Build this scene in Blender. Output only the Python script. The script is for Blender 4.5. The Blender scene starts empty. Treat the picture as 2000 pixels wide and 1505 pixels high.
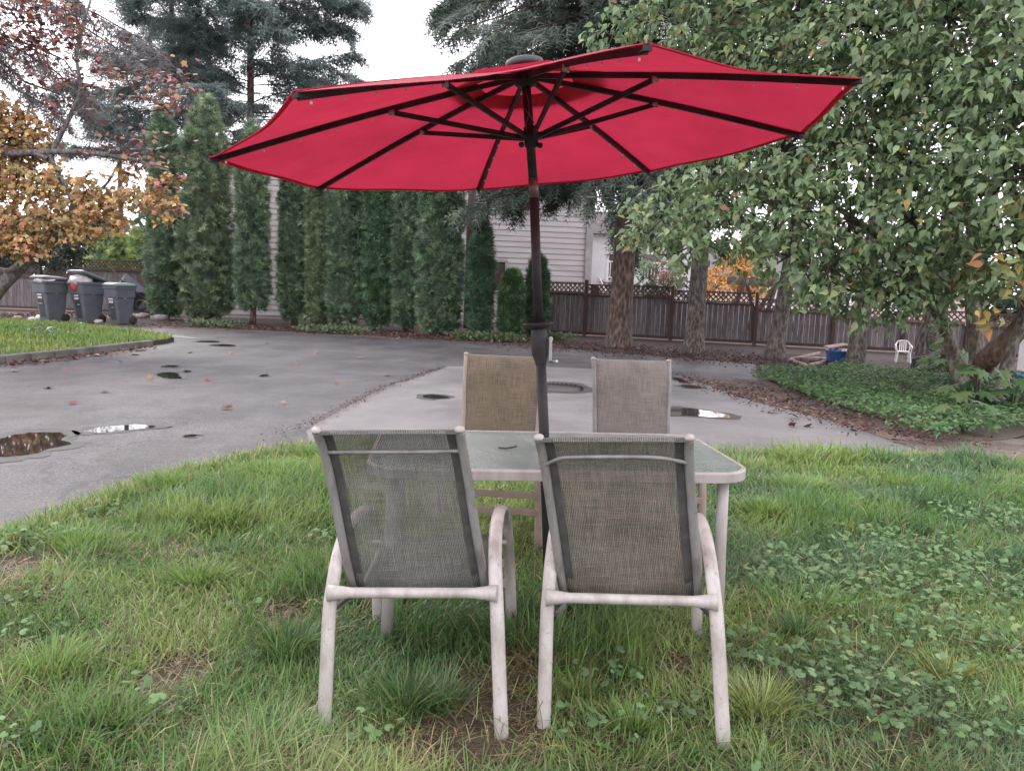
import bpy, math, random
import numpy as np
from mathutils import Vector, Matrix
random.seed(4)
RNG = np.random.default_rng(11)
S = bpy.context.scene
COL = S.collection

# ------------------------------------------------------------------ camera
FPX, HOR, CAMH = 1500.0, 570.0, 1.35            # focal length in photo pixels (2000 wide), horizon row, eye height
PITCH, ROLL = math.atan((752.5 - HOR) / FPX), math.radians(2.0)
fwd = np.array([0, math.cos(PITCH), -math.sin(PITCH)])
up0 = np.array([0, math.sin(PITCH), math.cos(PITCH)])
xw = np.array([1.0, 0, 0])
cx = math.cos(ROLL) * xw + math.sin(ROLL) * up0
cy = -math.sin(ROLL) * xw + math.cos(ROLL) * up0
CP = np.array([0, 0, CAMH])
cam = bpy.data.cameras.new('camera')
cam.sensor_width = 36.0
cam.lens = 36.0 * FPX / 2000.0
cam.clip_start, cam.clip_end = 0.05, 2000
camo = bpy.data.objects.new('camera', cam)
COL.objects.link(camo)
M4 = Matrix.Identity(4)
for i in range(3):
    M4[i][0], M4[i][1], M4[i][2], M4[i][3] = cx[i], cy[i], -fwd[i], CP[i]
camo.matrix_world = M4
S.camera = camo

# ------------------------------------------------------------------ world, sun, exposure
SUN_EL, SUN_AZ = math.radians(38), math.radians(-35)      # bright part of the overcast: behind the hedge, to the left
w = bpy.data.worlds.new('World')
S.world = w
w.use_nodes = True
nt = w.node_tree
nt.nodes.clear()
o_ = nt.nodes.new('ShaderNodeOutputWorld')
bg = nt.nodes.new('ShaderNodeBackground')
sk = nt.nodes.new('ShaderNodeTexSky')
sk.sky_type = 'NISHITA'
sk.sun_disc = False
sk.sun_elevation = SUN_EL
sk.sun_rotation = SUN_AZ
tcw = nt.nodes.new('ShaderNodeTexCoord')
nzw = nt.nodes.new('ShaderNodeTexNoise')
nzw.inputs['Scale'].default_value = 2.2
nzw.inputs['Detail'].default_value = 5
rmp = nt.nodes.new('ShaderNodeValToRGB')
rmp.color_ramp.elements[0].position = 0.3
rmp.color_ramp.elements[0].color = (14.1, 13.5, 14.5, 1)
rmp.color_ramp.elements[1].position = 0.75
rmp.color_ramp.elements[1].color = (18.2, 17.5, 18.5, 1)
mixw = nt.nodes.new('ShaderNodeMixRGB')
mixw.inputs[0].default_value = 0.88
nt.links.new(tcw.outputs['Generated'], nzw.inputs['Vector'])
nt.links.new(nzw.outputs['Fac'], rmp.inputs[0])
nt.links.new(sk.outputs[0], mixw.inputs[1])
nt.links.new(rmp.outputs[0], mixw.inputs[2])
nt.links.new(mixw.outputs[0], bg.inputs['Color'])
bg.inputs['Strength'].default_value = 0.09
nt.links.new(bg.outputs[0], o_.inputs[0])

sl = bpy.data.lights.new('sun', 'SUN')
sl.energy = 1.5
sl.angle = math.radians(25)
sl.color = (1.0, 0.96, 0.9)
so = bpy.data.objects.new('sun', sl)
COL.objects.link(so)
sd = Vector((math.sin(SUN_AZ) * math.cos(SUN_EL), math.cos(SUN_AZ) * math.cos(SUN_EL), math.sin(SUN_EL)))
so.rotation_euler = sd.to_track_quat('Z', 'Y').to_euler()

S.view_settings.view_transform = 'Standard'
S.view_settings.look = 'None'
S.view_settings.gamma = 1
S.view_settings.exposure = 1.2
S.view_settings.use_curve_mapping = False
S.render.engine = 'CYCLES'
S.cycles.use_denoising = True
S.cycles.max_bounces = 8
S.cycles.transparent_max_bounces = 12
S.cycles.sample_clamp_indirect = 6


# ------------------------------------------------------------------ helpers: pixel -> place
def ray(px, py):
    return fwd * FPX + cx * (px - 1000.0) - cy * (py - 752.5)


def G(px, py, z=0.0):
    r = ray(px, py)
    return CP + r * ((z - CAMH) / r[2])


def A(px, py, Y):
    r = ray(px, py)
    return CP + r * (Y / r[1])


def on_line(px, p0, p1):
    """point of the ground line p0-p1 seen in image column px (near the horizon)"""
    r = ray(px, 620)
    k = r[0] / r[1]
    t = (k * p0[1] - p0[0]) / ((p1[0] - p0[0]) - k * (p1[1] - p0[1]))
    return np.array([p0[0] + t * (p1[0] - p0[0]), p0[1] + t * (p1[1] - p0[1])])


# ------------------------------------------------------------------ helpers: materials
def nmat(name):
    m = bpy.data.materials.new(name)
    m.use_nodes = True
    n = m.node_tree
    b = n.nodes['Principled BSDF']
    return m, n, b


def ramp(n, fac, stops):
    r = n.nodes.new('ShaderNodeValToRGB')
    e = r.color_ramp.elements
    while len(e) < len(stops):
        e.new(0.5)
    for k, (p, c) in enumerate(stops):
        e[k].position = p
        e[k].color = (*c, 1)
    n.links.new(fac, r.inputs[0])
    return r.outputs[0]


def noise(n, scale, detail=4, rough=0.55, vec=None, sx=None):
    t = n.nodes.new('ShaderNodeTexNoise')
    t.inputs['Scale'].default_value = scale
    t.inputs['Detail'].default_value = detail
    t.inputs['Roughness'].default_value = rough
    if vec is None:
        tc = n.nodes.new('ShaderNodeTexCoord')
        vec = tc.outputs['Object']
    if sx is not None:
        mp = n.nodes.new('ShaderNodeMapping')
        mp.inputs['Scale'].default_value = sx
        n.links.new(vec, mp.inputs[0])
        vec = mp.outputs[0]
    n.links.new(vec, t.inputs['Vector'])
    return t.outputs['Fac']


def bump(n, b, h, strength=0.3, dist=0.01):
    k = n.nodes.new('ShaderNodeBump')
    k.inputs['Strength'].default_value = strength
    k.inputs['Distance'].default_value = dist
    n.links.new(h, k.inputs['Height'])
    n.links.new(k.outputs[0], b.inputs['Normal'])


def mixc(n, fac, a, b, mode='MIX'):
    m = n.nodes.new('ShaderNodeMixRGB')
    m.blend_type = mode
    for sock, v in ((0, fac), (1, a), (2, b)):
        if isinstance(v, (int, float)):
            m.inputs[sock].default_value = v
        elif isinstance(v, tuple):
            m.inputs[sock].default_value = (*v, 1)
        else:
            n.links.new(v, m.inputs[sock])
    return m.outputs[0]


def simple(name, c1, c2=None, scale=6, rough=0.5, bmp=0.15, metallic=0.0, sx=None, detail=5, bdist=0.004, p=(0.35, 0.68)):
    m, n, b = nmat(name)
    c2 = c2 or tuple(x * 0.7 for x in c1)
    f = noise(n, scale, detail, sx=sx)
    n.links.new(ramp(n, f, [(p[0], c1), (p[1], c2)]), b.inputs['Base Color'])
    b.inputs['Roughness'].default_value = rough
    b.inputs['Metallic'].default_value = metallic
    if bmp:
        bump(n, b, noise(n, scale * 5, 4, sx=sx), bmp, bdist)
    return m


def leafmat(name, rough=0.5, transl=0.35, spec=0.4):
    """colour from the mesh attribute Col (each leaf its own hue), thin-leaf translucency"""
    m, n, b = nmat(name)
    at = n.nodes.new('ShaderNodeAttribute')
    at.attribute_name = 'Col'
    n.links.new(at.outputs['Color'], b.inputs['Base Color'])
    b.inputs['Roughness'].default_value = rough
    b.inputs['Specular IOR Level'].default_value = spec
    tr = n.nodes.new('ShaderNodeBsdfTranslucent')
    hs = n.nodes.new('ShaderNodeHueSaturation')
    hs.inputs['Value'].default_value = 1.15
    n.links.new(at.outputs['Color'], hs.inputs['Color'])
    n.links.new(hs.outputs[0], tr.inputs['Color'])
    mx = n.nodes.new('ShaderNodeMixShader')
    mx.inputs[0].default_value = transl
    n.links.new(b.outputs[0], mx.inputs[1])
    n.links.new(tr.outputs[0], mx.inputs[2])
    out = n.nodes['Material Output']
    n.links.new(mx.outputs[0], out.inputs[0])
    return m


MT = {}
MT['leaf'] = leafmat('leaf_green', 0.42, 0.4, 0.5)
MT['needle'] = leafmat('needle', 0.6, 0.3, 0.35)
MT['grass'] = leafmat('grass_blade', 0.42, 0.42, 0.45)
MT['weed'] = leafmat('weed_leaf', 0.62, 0.35, 0.25)
MT['litter'] = leafmat('dead_leaf', 0.6, 0.15, 0.3)


def m_asphalt():
    m, n, b = nmat('asphalt')
    big = noise(n, 0.35, 6, 0.6)
    fine = noise(n, 62, 3, 0.75)
    mid = ramp(n, noise(n, 14, 5, 0.75), [(0.3, (0.74, 0.73, 0.73)), (0.5, (1, 1, 1)), (0.7, (1.22, 1.2, 1.2))])
    st = ramp(n, noise(n, 1.3, 6, 0.7, sx=(1, .55, 1)), [(0.42, (0.62, 0.6, 0.6)), (0.56, (1, 1, 1))])
    mid = mixc(n, 1.0, mid, st, 'MULTIPLY')
    c = ramp(n, big, [(0.3, (0.038, 0.035, 0.040)), (0.55, (0.062, 0.057, 0.064)), (0.75, (0.082, 0.076, 0.084))])
    f = ramp(n, fine, [(0.36, (0.35, 0.35, 0.35)), (0.5, (1, 1, 1)), (0.66, (2.3, 2.25, 2.25))])
    c = mixc(n, 1.0, c, f, 'MULTIPLY')
    c = mixc(n, 1.0, c, mid, 'MULTIPLY')
    vo = n.nodes.new('ShaderNodeTexVoronoi')                      # hairline cracks and old seams
    vo.feature = 'DISTANCE_TO_EDGE'
    vo.inputs['Scale'].default_value = 0.3
    tc = n.nodes.new('ShaderNodeTexCoord')
    nz = n.nodes.new('ShaderNodeTexNoise')
    nz.inputs['Scale'].default_value = 1.4
    nz.inputs['Detail'].default_value = 5
    n.links.new(tc.outputs['Object'], nz.inputs['Vector'])
    wv = n.nodes.new('ShaderNodeVectorMath')
    wv.operation = 'ADD'
    n.links.new(tc.outputs['Object'], wv.inputs[0])
    n.links.new(nz.outputs['Color'], wv.inputs[1])
    n.links.new(wv.outputs[0], vo.inputs['Vector'])
    ck = ramp(n, vo.outputs['Distance'], [(0.0, (0.3, 0.28, 0.27)), (0.009, (1, 1, 1))])
    c = mixc(n, 0.7, c, ck, 'MULTIPLY')
    n.links.new(c, b.inputs['Base Color'])
    wet = ramp(n, noise(n, 0.5, 5, 0.6), [(0.35, (0.45,) * 3), (0.7, (0.7,) * 3)])
    n.links.new(wet, b.inputs['Roughness'])
    b.inputs['Specular IOR Level'].default_value = 0.4
    bump(n, b, fine, 0.5, 0.006)
    return m


def m_pad():
    m, n, b = nmat('worn_concrete')
    big = noise(n, 0.7, 6, 0.62)
    fine = noise(n, 70, 3, 0.7)
    c = ramp(n, big, [(0.28, (0.078, 0.072, 0.076)), (0.5, (0.128, 0.12, 0.123)), (0.72, (0.175, 0.165, 0.166))])
    f = ramp(n, fine, [(0.35, (0.62, 0.62, 0.62)), (0.5, (1, 1, 1)), (0.72, (1.4, 1.38, 1.36))])
    c = mixc(n, 1.0, c, f, 'MULTIPLY')
    n.links.new(c, b.inputs['Base Color'])
    wet = ramp(n, noise(n, 0.9, 5, 0.6), [(0.35, (0.4,) * 3), (0.7, (0.7,) * 3)])
    n.links.new(wet, b.inputs['Roughness'])
    bump(n, b, fine, 0.3, 0.004)
    return m


def m_fence():
    m, n, b = nmat('weathered_board')
    oi = n.nodes.new('ShaderNodeObjectInfo')
    g = noise(n, 3.0, 6, 0.6, sx=(14, 14, 1.0))
    c = ramp(n, g, [(0.3, (0.058, 0.052, 0.053)), (0.52, (0.145, 0.132, 0.133)), (0.72, (0.25, 0.235, 0.237))])
    t = ramp(n, oi.outputs['Random'], [(0.0, (0.68, 0.62, 0.62)), (0.35, (0.98, 0.93, 0.92)), (0.7, (0.85, 0.88, 0.96)), (1.0, (1.3, 1.2, 1.16))])
    c = mixc(n, 1.0, c, t, 'MULTIPLY')
    n.links.new(c, b.inputs['Base Color'])
    b.inputs['Roughness'].default_value = 0.75
    bump(n, b, g, 0.4, 0.006)
    return m


def m_bark(name, c0, c1, c2, sc=9, lichen=0.0):
    m, n, b = nmat(name)
    tc = n.nodes.new('ShaderNodeTexCoord')
    vo = n.nodes.new('ShaderNodeTexVoronoi')
    vo.inputs['Scale'].default_value = sc
    mp = n.nodes.new('ShaderNodeMapping')
    mp.inputs['Scale'].default_value = (1.6, 1.6, 0.55)
    n.links.new(tc.outputs['Object'], mp.inputs[0])
    n.links.new(mp.outputs[0], vo.inputs['Vector'])
    f = noise(n, 7, 6, 0.65, sx=(1.5, 1.5, 0.5))
    mx = mixc(n, 0.5, vo.outputs['Distance'], f)
    c = ramp(n, mx, [(0.25, c0), (0.48, c1), (0.7, c2)])
    if lichen:
        l = ramp(n, noise(n, 14, 3, 0.6), [(0.58, (0, 0, 0)), (0.66, (lichen,) * 3)])
        c = mixc(n, l, c, (0.22, 0.25, 0.19))
    n.links.new(c, b.inputs['Base Color'])
    b.inputs['Roughness'].default_value = 0.85
    bump(n, b, mx, 0.9, 0.03)
    return m


def m_sling(name, ca, cb, see=0.12, warp=260):
    """woven textile sling: warp and weft threads with tiny open holes between them"""
    m, n, b = nmat(name)
    tc = n.nodes.new('ShaderNodeTexCoord')

    def wave(axis, sc):
        wv = n.nodes.new('ShaderNodeTexWave')
        wv.wave_type = 'BANDS'
        wv.bands_direction = axis
        wv.inputs['Scale'].default_value = sc
        wv.inputs['Distortion'].default_value = 1.2
        wv.inputs['Detail Scale'].default_value = 6
        n.links.new(tc.outputs['UV'], wv.inputs['Vector'])
        return wv.outputs['Fac']
    wx, wy = wave('X', warp * 0.11), wave('Y', warp * 0.12)
    wov = mixc(n, 0.5, wx, wy, 'MULTIPLY')
    sx_ = noise(n, 40, 3, 0.7, vec=tc.outputs['UV'], sx=(3.5, 0.12, 1))
    sy_ = noise(n, 40, 3, 0.7, vec=tc.outputs['UV'], sx=(0.12, 3.5, 1))
    slub = mixc(n, 0.5, sx_, sy_)
    c = ramp(n, slub, [(0.4, ca), (0.6, cb)])
    fl = ramp(n, noise(n, 3.0, 5, 0.6, vec=tc.outputs['UV']), [(0.3, (0.72, 0.74, 0.72)), (0.7, (1.15, 1.1, 1.1))])
    c = mixc(n, 1.0, c, fl, 'MULTIPLY')
    wm = ramp(n, wov, [(0.0, (0.55,) * 3), (0.7, (1.25,) * 3)])
    c = mixc(n, 1.0, c, wm, 'MULTIPLY')
    n.links.new(c, b.inputs['Base Color'])
    b.inputs['Roughness'].default_value = 0.6
    bump(n, b, wov, 0.5, 0.002)
    tr = n.nodes.new('ShaderNodeBsdfTransparent')
    mx = n.nodes.new('ShaderNodeMixShader')
    hole = ramp(n, wov, [(0.0, (see * 2.4,) * 3), (0.6, (see * 0.4,) * 3)])
    n.links.new(hole, mx.inputs[0])
    n.links.new(b.outputs[0], mx.inputs[1])
    n.links.new(tr.outputs[0], mx.inputs[2])
    n.links.new(mx.outputs[0], n.nodes['Material Output'].inputs[0])
    return m


def m_canopy():
    m, n, b = nmat('red_canopy_cloth')
    f = noise(n, 3, 4, 0.6)
    c = ramp(n, f, [(0.3, (0.31, 0.020, 0.046)), (0.7, (0.38, 0.025, 0.054))])
    n.links.new(c, b.inputs['Base Color'])
    b.inputs['Roughness'].default_value = 0.75
    b.inputs['Specular IOR Level'].default_value = 0.2
    bump(n, b, noise(n, 5, 4, 0.5, sx=(1, 3, 1)), 0.35, 0.02)
    tr = n.nodes.new('ShaderNodeBsdfTranslucent')
    oi = n.nodes.new('ShaderNodeObjectInfo')                        # random tone per gore, standing in for panel-to-panel shading
    gore_shade = ramp(n, oi.outputs['Random'], [(0.0, (0.80, 0.80, 0.86)), (1.0, (1.05, 1.05, 1.0))])
    stn = ramp(n, noise(n, 2.2, 7, 0.7), [(0.34, (0.78, 0.76, 0.78)), (0.6, (1.0, 1.0, 1.0))])
    tc_ = mixc(n, 1.0, mixc(n, 1.0, (0.42, 0.024, 0.058), gore_shade, 'MULTIPLY'), stn, 'MULTIPLY')
    n.links.new(tc_, tr.inputs['Color'])
    mx = n.nodes.new('ShaderNodeMixShader')
    mx.inputs[0].default_value = 0.42
    n.links.new(b.outputs[0], mx.inputs[1])
    n.links.new(tr.outputs[0], mx.inputs[2])
    n.links.new(mx.outputs[0], n.nodes['Material Output'].inputs[0])
    return m


def m_glass():
    m, n, b = nmat('dirty_table_glass')
    f = noise(n, 5, 6, 0.65)
    n.links.new(ramp(n, f, [(0.3, (0.21, 0.25, 0.235)), (0.7, (0.27, 0.315, 0.295))]), b.inputs['Base Color'])
    n.links.new(ramp(n, f, [(0.3, (0.12,) * 3), (0.7, (0.32,) * 3)]), b.inputs['Roughness'])
    bump(n, b, noise(n, 120, 2), 0.05, 0.001)
    tr = n.nodes.new('ShaderNodeBsdfTransparent')
    tr.inputs['Color'].default_value = (0.8, 0.92, 0.88, 1)
    mx = n.nodes.new('ShaderNodeMixShader')
    mx.inputs[0].default_value = 0.28
    n.links.new(b.outputs[0], mx.inputs[1])
    n.links.new(tr.outputs[0], mx.inputs[2])
    n.links.new(mx.outputs[0], n.nodes['Material Output'].inputs[0])
    return m


def m_paint(name, c, dirt, amount=0.5, sc=4, rough=0.45):
    """off-white paint with streaky grime and small chips"""
    m, n, b = nmat(name)
    f = noise(n, sc, 7, 0.7, sx=(3, 3, 1))
    k = ramp(n, f, [(0.42, (0, 0, 0)), (0.72, (amount,) * 3)])
    col = mixc(n, k, c, dirt)
    sp = ramp(n, noise(n, 60, 3, 0.7), [(0.62, (0, 0, 0)), (0.7, (0.55,) * 3)])
    col = mixc(n, sp, col, tuple(x * 0.6 for x in dirt))
    n.links.new(col, b.inputs['Base Color'])
    b.inputs['Roughness'].default_value = rough
    bump(n, b, f, 0.08, 0.003)
    return m


def m_water():
    m, n, b = nmat('puddle_water')
    b.inputs['Base Color'].default_value = (0.022, 0.019, 0.018, 1)
    b.inputs['Roughness'].default_value = 0.03
    b.inputs['IOR'].default_value = 1.33
    bump(n, b, noise(n, 6, 2), 0.02, 0.004)
    return m


def m_soil(name, stops, sc=3.0):
    m, n, b = nmat(name)
    f = noise(n, sc, 9, 0.68)
    n.links.new(ramp(n, f, stops), b.inputs['Base Color'])
    b.inputs['Roughness'].default_value = 0.9
    bump(n, b, noise(n, sc * 9, 6, 0.7), 0.6, 0.02)
    return m


MT['asphalt'] = m_asphalt()
MT['pad'] = m_pad()
MT['fence'] = m_fence()
MT['lattice'] = simple('lattice_wood', (0.10, 0.06, 0.05), (0.04, 0.027, 0.026), 5, 0.75, 0.2)
MT['bark_con'] = m_bark('conifer_bark', (0.025, 0.017, 0.014), (0.085, 0.055, 0.045), (0.20, 0.145, 0.12))
MT['bark_grey'] = m_bark('grey_bark', (0.022, 0.018, 0.016), (0.07, 0.058, 0.05), (0.17, 0.15, 0.13), 12, 0.5)
MT['bark_leafy'] = m_bark('mottled_bark', (0.05, 0.042, 0.032), (0.12, 0.10, 0.075), (0.22, 0.19, 0.15), 14, 0.6)
MT['bark_orange'] = m_bark('peeled_limb_bark', (0.05, 0.031, 0.022), (0.115, 0.07, 0.045), (0.18, 0.125, 0.09), 10, 0.3)
MT['bark_thin'] = m_bark('smooth_maple_bark', (0.05, 0.042, 0.045), (0.11, 0.095, 0.095), (0.2, 0.18, 0.17), 12, 0.3)
MT['twig'] = simple('twig', (0.06, 0.045, 0.038), (0.03, 0.024, 0.02), 8, 0.8, 0.1)
MT['soil'] = m_soil('lawn_soil', [(0.3, (0.022, 0.017, 0.011)), (0.5, (0.05, 0.04, 0.022)), (0.7, (0.085, 0.075, 0.036))])
MT['mulch'] = m_soil('red_needle_mulch_shaded', [(0.3, (0.011, 0.006, 0.006)), (0.5, (0.03, 0.014, 0.012)), (0.72, (0.058, 0.031, 0.027))], 4)  # soil darkened so its colour carries the shade of the crowns
MT['ground'] = m_soil('bare_ground', [(0.3, (0.03, 0.022, 0.018)), (0.5, (0.07, 0.05, 0.038)), (0.7, (0.12, 0.09, 0.07))], 1.6)
MT['dirt'] = m_soil('driveway_dirt', [(0.3, (0.045, 0.032, 0.026)), (0.5, (0.10, 0.075, 0.062)), (0.7, (0.165, 0.135, 0.115))], 2.5)
MT['water'] = m_water()
MT['damp'] = simple('damp_asphalt', (0.018, 0.017, 0.018), (0.036, 0.033, 0.035), 7, 0.62, 0.3)
MT['kerb'] = simple('old_kerb_concrete', (0.16, 0.15, 0.145), (0.07, 0.068, 0.055), 3, 0.85, 0.4)
MT['slingA'] = m_sling('grey_green_sling', (0.082, 0.086, 0.078), (0.21, 0.21, 0.19), 0.28)
MT['slingB'] = m_sling('grey_brown_sling', (0.088, 0.08, 0.067), (0.23, 0.208, 0.175), 0.23)
MT['slingC'] = m_sling('tan_sling', (0.095, 0.075, 0.046), (0.21, 0.175, 0.115), 0.04)
MT['slingD'] = m_sling('pale_taupe_sling', (0.12, 0.108, 0.094), (0.24, 0.22, 0.198), 0.07)
MT['piping'] = simple('sling_edge', (0.034, 0.034, 0.033), (0.06, 0.058, 0.053), 30, 0.65, 0.2)
MT['frame'] = m_paint('aged_white_frame', (0.39, 0.365, 0.345), (0.15, 0.128, 0.10), 0.8)
MT['frame_dirty'] = m_paint('algae_stained_frame', (0.19, 0.185, 0.175), (0.06, 0.056, 0.048), 0.85, 5)
MT['table_frame'] = m_paint('table_frame_paint', (0.335, 0.312, 0.297), (0.18, 0.145, 0.12), 0.6)
MT['tan_frame'] = m_paint('tan_chair_frame', (0.28, 0.22, 0.185), (0.14, 0.105, 0.08), 0.5)
MT['glass'] = m_glass()
MT['canopy'] = m_canopy()
MT['pole'] = simple('dark_pole_paint', (0.018, 0.017, 0.020), (0.04, 0.036, 0.038), 10, 0.55, 0.05)
MT['pole_brown'] = simple('brown_pole_paint', (0.015, 0.012, 0.013), (0.03, 0.023, 0.023), 10, 0.55, 0.05)
MT['metal'] = simple('bare_metal', (0.38, 0.37, 0.36), (0.22, 0.21, 0.2), 20, 0.35, 0.05, 0.8)
MT['collar'] = simple('worn_collar', (0.16, 0.11, 0.10), (0.07, 0.05, 0.05), 40, 0.4, 0.05, 0.3)
MT['white'] = simple('white_plastic', (0.74, 0.72, 0.73), (0.6, 0.58, 0.57), 6, 0.4, 0.02)
MT['bin'] = simple('slate_bin_plastic', (0.115, 0.122, 0.142), (0.09, 0.097, 0.115), 4, 0.5, 0.1)
MT['bin_dark'] = simple('bin_recess', (0.03, 0.033, 0.04), (0.045, 0.05, 0.055), 5, 0.6, 0.05)
MT['bin_lid'] = simple('bin_lid', (0.13, 0.14, 0.155), (0.09, 0.10, 0.115), 4, 0.42, 0.05)
MT['bin_lid_green'] = simple('green_bin_lid', (0.16, 0.245, 0.225), (0.11, 0.18, 0.165), 4, 0.42, 0.05)
MT['rubber'] = simple('rubber', (0.02, 0.02, 0.022), (0.035, 0.034, 0.033), 10, 0.7, 0.1)
MT['bag'] = simple('white_bag', (0.72, 0.68, 0.68), (0.5, 0.47, 0.47), 8, 0.4, 0.4)
MT['red_bag'] = simple('red_wrapper', (0.55, 0.09, 0.08), (0.4, 0.05, 0.06), 8, 0.4, 0.3)
MT['barrow'] = simple('dark_blue_tray', (0.045, 0.05, 0.07), (0.085, 0.085, 0.10), 5, 0.5, 0.1)
MT['siding'] = simple('cream_siding', (0.47, 0.44, 0.44), (0.38, 0.355, 0.355), 1.2, 0.55, 0.04, sx=(0.4, 0.4, 3))
MT['trim'] = simple('grey_trim', (0.36, 0.345, 0.34), (0.25, 0.24, 0.235), 3, 0.6, 0.1)
MT['window'] = simple('window_glass', (0.06, 0.045, 0.045), (0.10, 0.06, 0.06), 2, 0.08, 0.0)
MT['roof'] = simple('roof_shingle', (0.10, 0.09, 0.09), (0.06, 0.055, 0.055), 9, 0.8, 0.4)
MT['white_wall'] = simple('white_siding', (0.6, 0.59, 0.61), (0.52, 0.51, 0.53), 2, 0.5, 0.02)
MT['pink_wall'] = simple('salmon_wall', (0.50, 0.39, 0.36), (0.42, 0.33, 0.30), 2, 0.6, 0.02)
MT['darkwood'] = simple('dark_brown_wood', (0.085, 0.045, 0.036), (0.04, 0.024, 0.02), 4, 0.75, 0.25, sx=(6, 6, 0.7))
MT['greywood'] = simple('grey_wood', (0.15, 0.135, 0.135), (0.065, 0.058, 0.058), 5, 0.8, 0.25, sx=(1, 5, 5))
MT['pinkwood'] = simple('pale_scrap_wood', (0.42, 0.30, 0.26), (0.25, 0.17, 0.145), 5, 0.75, 0.2)
MT['blue'] = simple('blue_tub_plastic', (0.018, 0.06, 0.20), (0.013, 0.042, 0.14), 4, 0.4, 0.05)
MT['brightblue'] = simple('bright_blue_plastic', (0.02, 0.17, 0.5), (0.015, 0.12, 0.4), 4, 0.4, 0.05)
MT['bucket'] = simple('galvanised_grey', (0.13, 0.13, 0.135), (0.06, 0.06, 0.062), 5, 0.5, 0.1)
MT['stone'] = simple('pale_stone', (0.30, 0.27, 0.26), (0.16, 0.145, 0.14), 5, 0.85, 0.5)
MT['utility'] = simple('pinkish_pole_wood', (0.22, 0.15, 0.14), (0.13, 0.09, 0.085), 4, 0.8, 0.2)


for k_ in ('pole', 'pole_brown'):
    MT[k_].node_tree.nodes['Principled BSDF'].inputs['Specular IOR Level'].default_value = 0.22


# ------------------------------------------------------------------ helpers: objects
def tag(o, label=None, cat=None, group=None, kind=None):
    if label: o['label'] = label
    if cat: o['category'] = cat
    if group: o['group'] = group
    if kind: o['kind'] = kind
    return o


def empty(name, loc=(0, 0, 0), rz=0.0, label=None, cat=None, group=None, scale=1.0):
    o = bpy.data.objects.new(name, None)
    o.empty_display_size = 0.1
    COL.objects.link(o)
    o.location = loc
    o.rotation_euler = (0, 0, rz)
    o.scale = (scale,) * 3
    return tag(o, label, cat, group)


def copy_tree(o, parent=None):
    c = o.copy()
    COL.objects.link(c)
    c.parent = parent
    for ch in list(o.children):
        copy_tree(ch, c)
    return c


def link_mesh(name, me, mat, parent=None):
    o = bpy.data.objects.new(name, me)
    COL.objects.link(o)
    if mat and not me.materials:
        me.materials.append(mat)
    if parent:
        o.parent = parent
    return o


def np_mesh(name, V, F, mat=None, parent=None, col=None, smooth=False, uv=None):
    """V (n,3), F (m,3) or (m,4) arrays -> one mesh object"""
    V = np.asarray(V, np.float32)
    F = np.asarray(F, np.int32)
    me = bpy.data.meshes.new(name)
    me.vertices.add(len(V))
    me.vertices.foreach_set('co', V.ravel())
    k = F.shape[1]
    me.loops.add(F.size)
    me.loops.foreach_set('vertex_index', F.ravel())
    me.polygons.add(len(F))
    me.polygons.foreach_set('loop_start', np.arange(0, F.size, k, dtype=np.int32))
    me.polygons.foreach_set('loop_total', np.full(len(F), k, np.int32))
    if smooth:
        me.polygons.foreach_set('use_smooth', np.ones(len(F), bool))
    if col is not None:
        a = me.color_attributes.new('Col', 'FLOAT_COLOR', 'POINT')
        c4 = np.ones((len(V), 4), np.float32)
        c4[:, :3] = col
        a.data.foreach_set('color', c4.ravel())
    if uv is not None:
        u = me.uv_layers.new(name='UVMap')
        u.data.foreach_set('uv', np.asarray(uv, np.float32)[F.ravel()].ravel())
    me.update()
    me.validate()
    return link_mesh(name, me, mat, parent)


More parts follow.
